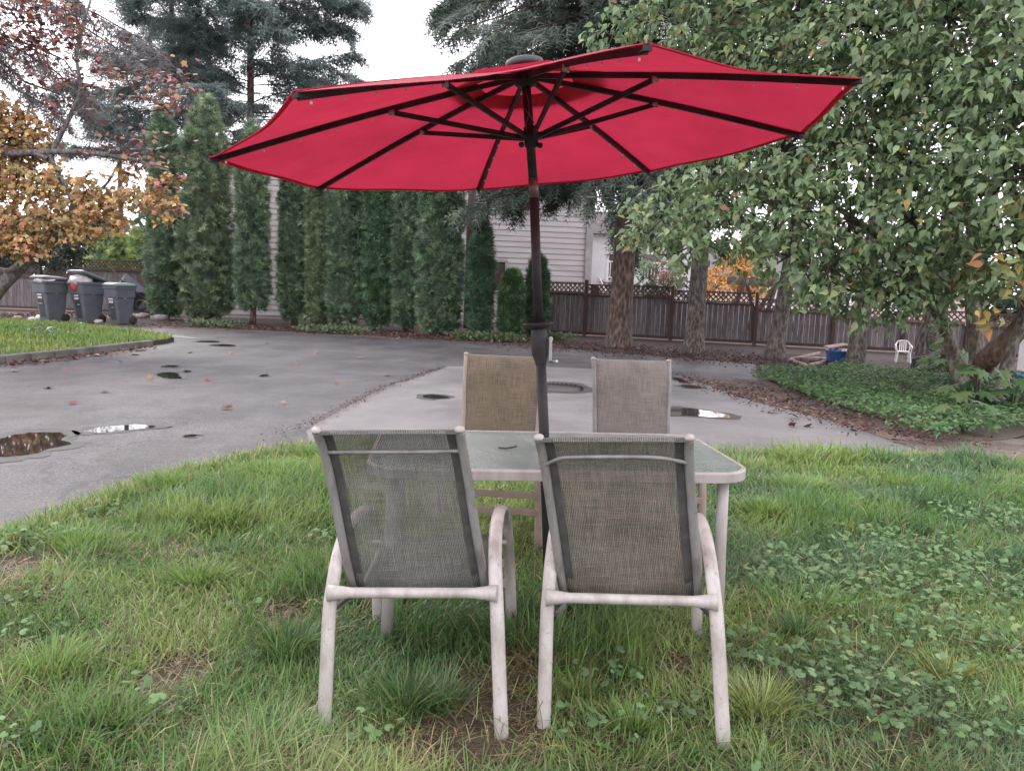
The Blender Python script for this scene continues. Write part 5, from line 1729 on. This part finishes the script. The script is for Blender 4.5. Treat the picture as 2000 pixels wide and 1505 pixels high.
def big_leaf_plant(px, py, label, n, size, seed, h=.6, Y=None):
    """plant with big palmate leaves on stalks"""
    rng = np.random.default_rng(seed)
    b = G(px, py)
    root = empty('broadleaf_plant', tuple(b), 0, label, 'plant', 'big leaved plants under the right tree')
    lm = []
    TV, TF = lobed_template([(180, .15), (-150, .5), (-130, .3), (-105, .72), (-85, .36), (-60, .85), (-42, .42), (-20, .92), (0, .5), (20, .92), (42, .42), (60, .85), (85, .36), (105, .72), (130, .3), (150, .5)], .2)
    for q in range(4):
        cc = np.array([(.07, .14, .05), (.095, .17, .065), (.055, .11, .04), (.12, .17, .07)][q])
        lm.append(np_mesh('leaf', TV, TF, MT['leaf'], root, np.repeat(cc[None], len(TV), 0)))
    sk_ = MB()
    for i in range(n):
        a = rng.uniform(0, 6.28)
        rr = rng.uniform(.05, .5) * h
        p = np.array([rr * math.cos(a), rr * math.sin(a), h * rng.uniform(.35, 1.0)])
        sk_.tube([(0, 0, .02), p * np.array([.4, .4, .7]), p], [.008, .006, .005], 5, False)
        R = frames(unit(np.array([[math.cos(a), math.sin(a), -.35]]) + rng.normal(0, .15, (1, 3))), unit(np.array([[0, -.35, 1.0]]) + rng.normal(0, .25, (1, 3))))[0]
        sz = size * rng.uniform(.7, 1.2)
        ob = lm[i] if i < 4 else bpy.data.objects.new('leaf', lm[i % 4].data)
        if i >= 4:
            COL.objects.link(ob)
            ob.parent = root
        ob.matrix_local = Matrix([[*(R[k] * sz), p[k]] for k in range(3)] + [[0, 0, 0, 1]])
    sk_.build('stalks', MT['twig'], root)


big_leaf_plant(1905, 815, 'big palmate leaved plant at the foot of the mottled stems', 22, .20, 301, .65)
big_leaf_plant(1880, 850, 'low palmate plant at the front corner of the leafy bed', 16, .15, 302, .4)
big_leaf_plant(1975, 815, 'palmate plant by the dark leaning stem at the right edge', 18, .18, 303, .6)
big_leaf_plant(1850, 745, 'dull palmate plant below the lichen grey trunk', 20, .22, 304, .8)

# ================================================================== THINGS UNDER THE TREES
# small white plastic armchair
kp = G(1762, 708)
KS = .62
kc = empty('plastic_chair', (kp[0], kp[1], 0), math.radians(160), 'small white plastic armchair by the plank fence', 'chair', None, KS)
MB().box((0, 0, .43), (.46, .44, .035)).build('seat', MT['white'], kc, .012)
for sx in (-1, 1):
    MB().bar((sx * .21, .21, .42), (sx * .25, .25, 0), .06, .04).build('leg', MT['white'], kc, .008)
    MB().bar((sx * .20, -.20, .42), (sx * .23, -.27, 0), .06, .04).build('leg', MT['white'], kc, .008)
    MB().tube(catmull([(sx * .24, .22, .42), (sx * .27, .2, .60), (sx * .275, .08, .64), (sx * .27, -.12, .66), (sx * .22, -.25, .72)], 4), .022, 8).build('arm', MT['white'], kc)
MB().tube(catmull([(-.23, -.22, .45), (-.245, -.26, .66), (-.17, -.29, .80), (0, -.30, .835), (.17, -.29, .80), (.245, -.26, .66), (.23, -.22, .45)], 5), .026, 8).build('back_frame', MT['white'], kc)
for k in range(4):
    x_ = -.105 + .07 * k
    MB().bar((x_, -.225, .44), (x_, -.292, .80), .042, .014, (0, 1, 0)).build('back_slat', MT['white'], kc)

# rake leaning on the trunk
rk = empty('rake', tuple(G(1778, 703)), 0, 'long pale handled tool leaning from the white chair to the lichen grey trunk', 'rake')
ra, rb_ = G(1779, 703), A(1803, 627, G(1803, 727)[1] - .3)
MB(rk.location).tube([ra + (0, 0, .05), rb_], .016, 8).build('handle', MT['pinkwood'], rk)
hd = MB(rk.location).box(ra + (0, 0, .05), (.36, .03, .03))
for k in range(9):
    hd.box(ra + (-.16 + .04 * k, -.03, .03), (.008, .07, .008))
hd.build('rake_head', MT['bucket'], rk)

# blue tub with rubbish and a board across it
bt = G(1638, 712)
tub = empty('storage_tub', (bt[0], bt[1], 0), math.radians(-12), 'dark blue plastic tub heaped with rubbish against the fence', 'tub')
W_, D_, H_ = .52, .40, .30
MB().add([(-W_ * .42, -D_ * .42, 0), (W_ * .42, -D_ * .42, 0), (W_ * .42, D_ * .42, 0), (-W_ * .42, D_ * .42, 0), (-W_ / 2, -D_ / 2, H_), (W_ / 2, -D_ / 2, H_), (W_ / 2, D_ / 2, H_), (-W_ / 2, D_ / 2, H_),
          (-W_ * .44, -D_ * .44, H_), (W_ * .44, -D_ * .44, H_), (W_ * .44, D_ * .44, H_), (-W_ * .44, D_ * .44, H_), (-W_ * .36, -D_ * .36, .03), (W_ * .36, -D_ * .36, .03), (W_ * .36, D_ * .36, .03), (-W_ * .36, D_ * .36, .03)],
         [(3, 2, 1, 0), (0, 1, 5, 4), (1, 2, 6, 5), (2, 3, 7, 6), (3, 0, 4, 7), (4, 5, 9, 8), (5, 6, 10, 9), (6, 7, 11, 10), (7, 4, 8, 11), (8, 9, 13, 12), (9, 10, 14, 13), (10, 11, 15, 14), (11, 8, 12, 15), (12, 13, 14, 15)]).build('tub_body', MT['blue'], tub, .01)
rimb = MB()
for (a, b) in (((-W_ / 2, -D_ / 2), (W_ / 2, -D_ / 2)), ((W_ / 2, -D_ / 2), (W_ / 2, D_ / 2)), ((W_ / 2, D_ / 2), (-W_ / 2, D_ / 2)), ((-W_ / 2, D_ / 2), (-W_ / 2, -D_ / 2))):
    rimb.bar((*a, H_), (*b, H_), .035, .03)
rimb.build('tub_rim', MT['blue'], tub)
for i, (dx, dy, dz, r, mt, lb, nm) in enumerate(((-.08, .02, .27, .12, 'blue', 'crumpled dark blue sack inside the blue tub', 'sack'), (.12, .0, .28, .10, 'bag', 'crumpled white bag inside the blue tub', 'plastic_bag'))):
    rr = np.random.default_rng(400 + i)
    P_ = rand_dirs(60, rr)
    prof_ = []
    V = []
    for a in range(8):
        for b in range(10):
            th_, ph_ = math.pi * a / 7, 2 * math.pi * b / 10
            q = r * (1 + .25 * math.sin(3 * ph_ + a) * math.sin(th_)) * rr.uniform(.85, 1.12)
            V.append((q * math.sin(th_) * math.cos(ph_), q * math.sin(th_) * math.sin(ph_), q * .8 * math.cos(th_)))
    F = [(a * 10 + b, (a + 1) * 10 + b, (a + 1) * 10 + (b + 1) % 10, a * 10 + (b + 1) % 10) for a in range(7) for b in range(10)]
    o = MB().add(V, F, True).build(nm, MT[mt])
    o.location = (bt[0] + dx, bt[1] + dy, dz)
    tag(o, lb, 'bag')
o = MB().bar((-.26, 0, .02), (.26, 0, .09), .20, .025).build('scrap_board', MT['pinkwood'])
o.location, o.rotation_euler = (bt[0] - .05, bt[1] + .08, H_ + .06), (.15, 0, .25)
tag(o, 'pinkish board lying slanted across the top of the blue tub', 'board', 'scrap boards by the blue tub')
scr = [((1533, 694), (1568, 697), .03, .05, 'thin pale strip lying farthest left in the scrap pile', .03), ((1543, 706), (1600, 695), .04, .05, 'pale strip slanting up to the blue tub in the scrap pile', .06), ((1541, 705), (1573, 718), .05, .05, 'pale strip along the front left of the scrap pile', .04),
       ((1572, 719), (1632, 707), .05, .05, 'pale strip along the front of the scrap pile', .05), ((1560, 704), (1600, 708), .16, .03, 'short wide pinkish board in the middle of the scrap pile', .08), ((1590, 704), (1628, 711), .18, .03, 'broad pinkish board nearest the blue tub', .08), ((1620, 713), (1645, 712), .05, .04, 'short pale block right of the scrap pile', .03)]
for i, (a, b, w1, w2, lb, z) in enumerate(scr):
    p, q = G(*a), G(*b)
    o = MB(p).bar(p + (0, 0, z), q + (0, 0, z + .02), w1, w2).build('scrap_board', MT['pinkwood'], None, .004)
    o.location = p
    tag(o, lb, 'board', 'scrap boards by the blue tub')
p = G(1640, 712)
o = MB(p).bar(p + (0, 0, .0), p + (.05, 0, .26), .05, .05).build('stake', MT['pinkwood'])
o.location = p
tag(o, 'short upright stake in front of the blue tub', 'stake')
# bucket, hoop
bk = G(1797, 727)
bo = empty('bucket', (bk[0], bk[1], 0), 0, 'dull grey bucket at the foot of the lichen grey trunk', 'bucket')
MB().lathe([(0, .0), (.15, 0), (.185, .28), (.19, .285), (.175, .28), (.14, .02), (0, .02)], (0, 0, 0), 20).build('bucket_body', MT['bucket'], bo)
MB().tube(catmull([(-.185, 0, .27), (-.13, -.12, .33), (0, -.17, .35), (.13, -.12, .33), (.185, 0, .27)], 4), .006, 6).build('handle', MT['metal'], bo)
hp = A(1828, 657, G(1803, 727)[1] - .45)
V = [(.28 * math.cos(t), 0, .28 * math.sin(t)) for t in np.linspace(0, 2 * math.pi, 29)]
o = MB().tube(V, .018, 6, False).build('bicycle_tyre', MT['rubber'])
o.location, o.rotation_euler = (hp[0], hp[1], hp[2]), (0.1, 0, .5)
tag(o, 'bare black tyre hung on the lichen grey trunk', 'tyre')
# white shed corner and bright blue box at the right edge
sp_ = A(2105, 700, 15.5)
sh_ = empty('shed', (sp_[0], sp_[1], 0), 0, 'white shed corner at the right edge behind the blue box', 'shed')
MB().box((1.0, .8, 1.1), (2.3, 1.6, 2.2)).build('wall', MT['white_wall'], sh_)
MB().add([(-.3, -.15, 2.2), (2.3, -.15, 2.2), (2.3, 1.75, 2.2), (-.3, 1.75, 2.2), (-.3, .8, 2.75), (2.3, .8, 2.75)], [(0, 1, 5, 4), (2, 3, 4, 5), (0, 4, 3), (1, 2, 5), (0, 3, 2, 1)]).build('roof', MT['roof'], sh_)
MB().box((-.10, -.02, 1.1), (.12, .06, 2.2)).build('corner_board', MT['white'], sh_)
bp2 = G(2000, 757)
bb = empty('storage_tub', (bp2[0] + .12, bp2[1], 0), 0, 'bright blue open plastic box cut off by the right edge', 'tub')
MB().add([(-.3, -.2, .0), (.3, -.2, .0), (.3, .2, .0), (-.3, .2, .0), (-.34, -.23, .24), (.34, -.23, .24), (.34, .23, .24), (-.34, .23, .24), (-.28, -.17, .02), (.28, -.17, .02), (.28, .17, .02), (-.28, .17, .02), (-.32, -.21, .24), (.32, -.21, .24), (.32, .21, .24), (-.32, .21, .24)],
         [(3, 2, 1, 0), (0, 1, 5, 4), (1, 2, 6, 5), (2, 3, 7, 6), (3, 0, 4, 7), (4, 5, 13, 12), (5, 6, 14, 13), (6, 7, 15, 14), (7, 4, 12, 15), (12, 13, 9, 8), (13, 14, 10, 9), (14, 15, 11, 10), (15, 12, 8, 11), (8, 9, 10, 11)]).build('tub_body', MT['brightblue'], bb, .01)


# ================================================================== WHEELED BINS
def make_bin(loc, rz, label, Hh, lid, lid_open=0.0, wd=.62, dp=.70):
    """tapered wheeled cart: local -y is its front"""
    root = empty('wheeled_bin', loc, rz, label, 'bin', 'grey wheeled bins by the fence')
    hb = Hh * .86
    lev = [(0, .66, 0), (.70, .90, 0), (.705, .97, 0), (.93, 1.0, 0), (.935, 1.06, 0), (1.0, 1.07, 0)]
    V = []
    for t, s, _ in lev:
        pl = rrect(wd * s, dp * s, .06 * s, 3)
        V += [(p[0], p[1] + dp * .06 * (1 - t), .03 + hb * t) for p in pl]
    n_ = len(rrect(1, 1, .1, 3))
    F = [(i * n_ + j, i * n_ + (j + 1) % n_, (i + 1) * n_ + (j + 1) % n_, (i + 1) * n_ + j) for i in range(len(lev) - 1) for j in range(n_)]
    F.append(tuple(reversed(range(n_))))
    F.append(tuple(range((len(lev) - 1) * n_, len(lev) * n_)))
    body = MB().add(V, F).build('bin_body', MT['bin'], root, .006)
    yf = lambda z: -dp / 2 * (.66 + .24 * min(1, (z - .03) / (hb * .7))) + dp * .06 * (1 - (z - .03) / hb)
    z1, z2 = hb * .12, hb * .60
    MB().add([(-.12, yf(z1) + .02, z1), (.12, yf(z1) + .02, z1), (.12, yf(z2) + .02, z2), (-.12, yf(z2) + .02, z2), (-.13, yf(z1) - .006, z1), (.13, yf(z1) - .006, z1), (.13, yf(z2) - .006, z2), (-.13, yf(z2) - .006, z2)],
             [(4, 5, 6, 7), (4, 0, 1, 5), (5, 1, 2, 6), (6, 2, 3, 7), (7, 3, 0, 4)]).build('front_recess', MT['bin_dark'], body)
    zb_ = hb * .46
    MB().tube([(-.11, yf(zb_) - .012, zb_), (.11, yf(zb_) - .012, zb_)], .017, 8).build('lift_bar', MT['metal'], body)
    dec = MB()
    rr = np.random.default_rng(int(loc[0] * -100) + 5)
    zt_ = hb * .66
    for r_, cnt, ww, hh in ((0, 5, .034, .05), (1, 4, .040, .07)):
        for k in range(cnt):
            x_ = (k - (cnt - 1) / 2) * (ww + .008)
            dec.box((x_, yf(zt_) - .008 - .012 * (r_ == 0), zt_ - r_ * .085 + .03), (ww * rr.uniform(.7, 1), .004, hh * rr.uniform(.75, 1)))
    dec.build('stencil_marks', MT['white'], body)['kind'] = 'stuff'
    sd_ = MB()
    for k in range(3):
        sd_.box((wd * .475, -.02, hb * .86 - k * .07), (.004, .03, .05))
    sd_.build('stencil_marks', MT['white'], body)['kind'] = 'stuff'
    # lid hinged at the rear
    lw, ld = wd * 1.1, dp * 1.12
    lp2 = rrect(lw, ld, .08, 3)
    V = [(p[0], p[1] + ld / 2, -.045) for p in lp2] + [(p[0], p[1] + ld / 2, .0) for p in lp2] + [(p[0] * .84, p[1] * .84 + ld / 2, .045) for p in lp2] + [(p[0] * .45, p[1] * .45 + ld / 2, .06) for p in lp2]
    F = [(i * n_ + j, i * n_ + (j + 1) % n_, (i + 1) * n_ + (j + 1) % n_, (i + 1) * n_ + j) for i in range(3) for j in range(n_)] + [tuple(range(3 * n_, 4 * n_)), tuple(reversed(range(n_)))]
    V = np.array(V) * np.array([1, -1, 1])
    F = [tuple(reversed(f)) for f in F]
    ca, sa = math.cos(lid_open), math.sin(lid_open)
    V = np.stack([V[:, 0], V[:, 1] * ca + V[:, 2] * sa, -V[:, 1] * sa + V[:, 2] * ca], 1) + np.array([0, ld / 2, hb + .085])
    MB().add(V, F, True).build('lid', MT[lid], root)
    MB().tube([(-wd * .38, dp * .56, hb + .03), (-wd * .38, dp * .62, hb + .05), (wd * .38, dp * .62, hb + .05), (wd * .38, dp * .56, hb + .03)], .018, 8).build('handle', MT['bin'], root)
    for s in (-1, 1):
        MB().lathe([(0, -.03), (.10, -.03), (.125, -.018), (.125, .018), (.10, .03), (0, .03)], (s * (wd * .36), dp * .40, .125), 18, np.array([[0, 0, 1], [0, 1, 0], [-1, 0, 0]])).build('wheel', MT['rubber'], root)
    return root


b1, b2, b3 = G(88, 629), G(160, 631), G(225, 634)
make_bin((b1[0], b1[1] + .3, 0), math.radians(-28), 'grey wheeled bin with sagging dark lid, leftmost of the three', 1.36, 'bin_lid', .07, .68, .72)
make_bin((b2[0], b2[1] + .3, 0), math.radians(-28), 'grey wheeled bin propped open by a white bag, the middle one', 1.36, 'bin_lid', .34, .70, .74)
make_bin((b3[0], b3[1] + .3, 0), math.radians(-28), 'grey wheeled bin with a pale green lid, beside the upended barrow', 1.25, 'bin_lid_green', .0, .58, .66)


def lump(name, c, r, mat, label, cat, seed, sq=(1, 1, .7), group=None):
    rr = np.random.default_rng(seed)
    V = []
    for a in range(9):
        for b in range(12):
            th_, ph_ = math.pi * a / 8, 2 * math.pi * b / 12
            q = r * (1 + .18 * math.sin(3 * ph_ + 2 * a + seed) * math.sin(th_)) * rr.uniform(.9, 1.08)
            V.append((q * sq[0] * math.sin(th_) * math.cos(ph_), q * sq[1] * math.sin(th_) * math.sin(ph_), q * sq[2] * math.cos(th_)))
    F = [(a * 12 + b, (a + 1) * 12 + b, (a + 1) * 12 + (b + 1) % 12, a * 12 + (b + 1) % 12) for a in range(8) for b in range(12)]
    o = MB().add(V, F, True).build(name, mat)
    o.location = c
    return tag(o, label, cat, group)


lump('plastic_bag', (b2[0] - .06, b2[1] + .08, 1.24), .30, MT['bag'], 'bulging white rubbish bag in the middle bin', 'bag', 31, (1.1, .9, .55))
lump('red_bag', (b2[0] - .16, b2[1] - .05, 1.10), .13, MT['red_bag'], 'red wrapper hanging over the rim of the middle bin', 'wrapper', 32, (.8, .35, 1.2))
lump('rubbish_bag', (b1[0] + .02, b1[1] + .05, 1.20), .26, MT['bag'], 'grey white rubbish under the lid of the leftmost bin', 'bag', 33, (1.1, .9, .35))
for i, (px, py, r, lb, mt) in enumerate(((82, 625, .17, 'crumpled white paper at the foot of the leftmost bin', 'bag'), (64, 627, .12, 'flat white paper scrap left of the bins', 'bag'), (35, 624, .12, 'dirty tan paper scrap on the red litter at the far left', 'pinkwood'), (192, 631, .12, 'round white scrap between the middle bin and the green lidded one', 'bag'), (160, 636, .09, 'small white scrap on the asphalt before the middle bin', 'bag'))):
    g_ = G(px, py)
    lump('paper_scrap', (g_[0], g_[1], r * .4), r, MT[mt], lb, 'litter', 50 + i, (1.2, .9, .6))
for i, (px, py, r, lb) in enumerate(((312, 626, .22, 'pale angular stone at the foot of the first cypress'), (280, 622, .20, 'grey stone under the upended barrow'), (262, 621, .16, 'smaller stone right of the green lidded bin'))):
    g_ = G(px, py)
    lump('stone', (g_[0], g_[1], r * .35), r, MT['stone'], lb, 'stone', 60 + i, (1.4, .9, .6))

# wheelbarrow tipped on its nose against the fence
wb = G(268, 616)
bar = empty('wheelbarrow', (wb[0] - .12, wb[1] - .5, 0), 0, 'dark wheelbarrow tipped up against the fence beside the green lidded bin', 'wheelbarrow')
zc_ = .86
ra_ = math.radians(-38)
Rb = np.array([[math.cos(ra_), 0, -math.sin(ra_)], [0, 1, 0], [math.sin(ra_), 0, math.cos(ra_)]])
tv = np.array([(-.55, -.30, -.45), (.55, -.30, -.45), (.55, -.30, .45), (-.55, -.30, .45), (-.34, .08, -.28), (.34, .08, -.28), (.34, .08, .28), (-.34, .08, .28),
               (-.52, -.30, -.42), (.52, -.30, -.42), (.52, -.30, .42), (-.52, -.30, .42), (-.32, .05, -.26), (.32, .05, -.26), (.32, .05, .26), (-.32, .05, .26)]) * np.array([1, -1, 1])
MB().add(tv @ Rb.T + np.array([0, .0, zc_]), [(0, 1, 5, 4), (1, 2, 6, 5), (2, 3, 7, 6), (3, 0, 4, 7), (4, 5, 6, 7), (9, 8, 12, 13), (10, 9, 13, 14), (11, 10, 14, 15), (8, 11, 15, 12), (15, 14, 13, 12), (0, 8, 9, 1), (1, 9, 10, 2), (2, 10, 11, 3), (3, 11, 8, 0)]).build('tray', MT['barrow'], bar, .01)
for s in (-1, 1):
    MB().tube([np.array([.75, -.08, .25 * s]) @ Rb.T + (0, 0, zc_), np.array([-.2, -.10, .22 * s]) @ Rb.T + (0, 0, zc_), np.array([-.85, -.05, .33 * s]) @ Rb.T + (0, 0, zc_)], .022, 8).build('shaft', MT['darkwood'], bar)
    MB().tube([np.array([.25, -.08, .24 * s]) @ Rb.T + (0, 0, zc_), np.array([.42, -.45, .24 * s]) @ Rb.T + (0, 0, zc_)], .018, 8).build('prop_leg', MT['rubber'], bar)
V = np.array([(.17 * math.cos(t) + .72, -.1 + 0 * t, .17 * math.sin(t)) for t in np.linspace(0, 2 * math.pi, 21)])
MB().tube(V @ Rb.T + (0, 0, zc_), .045, 8, False).build('wheel', MT['rubber'], bar)

# ================================================================== FALLEN LEAVES AND LITTER
LVm = []
for q, cc in enumerate(((.20, .08, .05), (.14, .055, .04), (.26, .17, .10), (.09, .04, .035))):
    me = bpy.data.meshes.new('fallen_leaf')
    me.from_pydata([tuple(v) for v in T_MAPLE_V * np.array([1, 1, 2.0])], [], [tuple(f) for f in T_MAPLE_F])
    a = me.color_attributes.new('Col', 'FLOAT_COLOR', 'POINT')
    for d_ in a.data:
        d_.color = (*cc, 1)
    me.materials.append(MT['litter'])
    LVm.append(me)
rng = np.random.default_rng(501)
spots = [(197, 767), (449, 801), (130, 723), (242, 745), (232, 709), (300, 741), (27, 727), (372, 690), (455, 690), (300, 690), (265, 694), (275, 686), (580, 713), (520, 672), (700, 700), (620, 690), (760, 735), (95, 760), (560, 790), (400, 745), (660, 752), (150, 790)]
spots2 = [(1400, 760), (1460, 790), (1500, 808), (1530, 800), (1555, 818), (1580, 800), (1600, 822), (1480, 765), (1640, 830), (1690, 842), (1720, 850), (1660, 842), (1610, 812), (1583, 835), (1745, 862), (1430, 745), (1465, 752), (1400, 742), (1540, 835), (1800, 868)]
for lst, grp, lb in ((spots, 'fallen leaves on the asphalt', 'small red brown fallen leaf on the open asphalt'), (spots2, 'fallen leaves on the dirt strip', 'curled brown fallen leaf on the dirt strip beside the apron')):
    for i, (px, py) in enumerate(lst):
        o = bpy.data.objects.new('fallen_leaf', LVm[int(rng.integers(0, 4))])
        COL.objects.link(o)
        p = G(px, py)
        o.location = (p[0], p[1], .03)
        s_ = rng.uniform(.07, .13) * (1.0 if py > 700 else 1.4)
        o.scale = (s_, s_, s_)
        o.rotation_euler = (rng.normal(0, .3), rng.normal(0, .3), rng.uniform(0, 6.3))
        tag(o, lb, 'leaf', grp)


def litter(name, pts, size, cols, wts, label, seed, z=.02):
    rng = np.random.default_rng(seed)
    n = len(pts)
    P = np.concatenate([pts, np.full((n, 1), z) + rng.random((n, 1)) * .03], 1)
    R = frames(unit(rng.normal(0, 1, (n, 3)) * np.array([1, 1, .25])), unit(np.array([0, 0, 1.0]) + rng.normal(0, .35, (n, 3))))
    V, F = scatter(T_OVAL_V, T_OVAL_F, P, R, rng.uniform(*size, n))
    g = np_mesh(name, V, F, MT['litter'], None, rep(pal(cols, wts, n, .25, rng), len(T_OVAL_V)))
    return tag(g, label, kind='stuff')


def strip_pts(pl, n, spread, seed):
    rng = np.random.default_rng(seed)
    P = np.array([G(*p)[:2] for p in pl])
    L = np.concatenate([[0], np.cumsum(np.linalg.norm(np.diff(P, axis=0), axis=1))])
    s = rng.random(n) * L[-1]
    q = np.stack([np.interp(s, L, P[:, k]) for k in range(2)], 1)
    return q + rng.normal(0, 1, (n, 2)) * np.asarray(spread)


REDS = [(.115, .04, .035), (.07, .03, .027), (.17, .095, .072), (.04, .024, .022), (.24, .18, .14)]
litter('leaf_litter', strip_pts([(290, 634), (420, 637), (560, 643), (700, 650), (860, 659), (1000, 665)], 3400, (.4, .8), 601), (.04, .11), REDS, (4, 3, 2, 2, .6), 'reddish fallen leaves and debris strewn along the hedge foot', 601)
litter('leaf_litter', strip_pts([(1000, 668), (1180, 680), (1330, 692), (1500, 706), (1640, 718)], 4600, (.6, 1.3), 602), (.035, .09), REDS, (5, 3, 1, 2, .25), 'rusty needle and leaf litter under the row of trunks', 602)
litter('leaf_litter', strip_pts([(1330, 735), (1440, 772), (1640, 826), (1850, 876)], 1500, (.2, .42), 603), (.02, .06), REDS, (2, 3, 1, 4, .6), 'brown leaf debris along the dirt edge of the apron', 603)
litter('leaf_litter', strip_pts([(865, 718), (740, 764), (610, 832), (540, 858)], 1600, (.05, .14), 604), (.012, .035), REDS, (2, 4, .5, 4, .3), 'rust red debris gathered along the joint between road and apron', 604)
litter('leaf_litter', strip_pts([(0, 1070), (215, 979), (380, 922), (580, 880)], 700, (.06, .09), 605), (.012, .035), REDS, (3, 4, 1, 3, .3), 'dark red debris along the lawn edge of the road', 605)
litter('leaf_litter', strip_pts([(-40, 618), (60, 616), (150, 618), (290, 622)], 1500, (.7, .9), 606), (.07, .16), REDS, (4, 3, 2, 1, .6), 'red leaves piled along the fence behind the bins', 606)
litter('leaf_litter', strip_pts([(0, 716), (140, 702), (290, 682)], 260, (.1, .12), 607), (.05, .12), REDS, (2, 2, 3, 1, 1), 'loose leaves in the gutter of the island kerb', 607)
litter('leaf_litter', strip_pts([(1440, 752), (1560, 785), (1700, 828), (1860, 872)], 2200, (.35, .3), 608), (.015, .06), REDS, (2, 3, 1, 4, .6), 'dark leaf crumbs scattered over the dirt strip beside the leafy bed', 608)
# low green weeds at the hedge foot
rng = np.random.default_rng(611)
q = np.concatenate([strip_pts([(600, 649), (700, 652)], 700, (.3, .25), 1), strip_pts([(900, 662), (1010, 668)], 800, (.3, .25), 2), strip_pts([(380, 637), (450, 640)], 450, (.3, .25), 3), strip_pts([(1070, 662), (1100, 665)], 260, (.2, .2), 4), strip_pts([(60, 650), (130, 668)], 300, (.35, .3), 5)])
n = len(q)
P = np.concatenate([q, .03 + .16 * rng.random((n, 1))], 1)
R = frames(unit(rng.normal(0, 1, (n, 3)) + np.array([0, 0, .3])), unit(np.array([0, -.5, 1.0]) + rng.normal(0, .4, (n, 3))))
V, F = scatter(T_OVAL_V, T_OVAL_F, P, R, rng.uniform(.07, .15, n))
g = np_mesh('low_weeds', V, F, MT['leaf'], None, rep(pal([(.10, .15, .06), (.15, .19, .09), (.07, .11, .05)], [2, 1, 2], n, .2, rng), len(T_OVAL_V)))
tag(g, 'patches of low weeds at the edge of the road', kind='stuff')
print('TRIS', sum(len(o.data.loop_triangles) or sum(p.loop_total - 2 for p in o.data.polygons) for o in bpy.data.objects if o.type == 'MESH' and len(o.data.polygons) < 20000), len(bpy.data.objects))
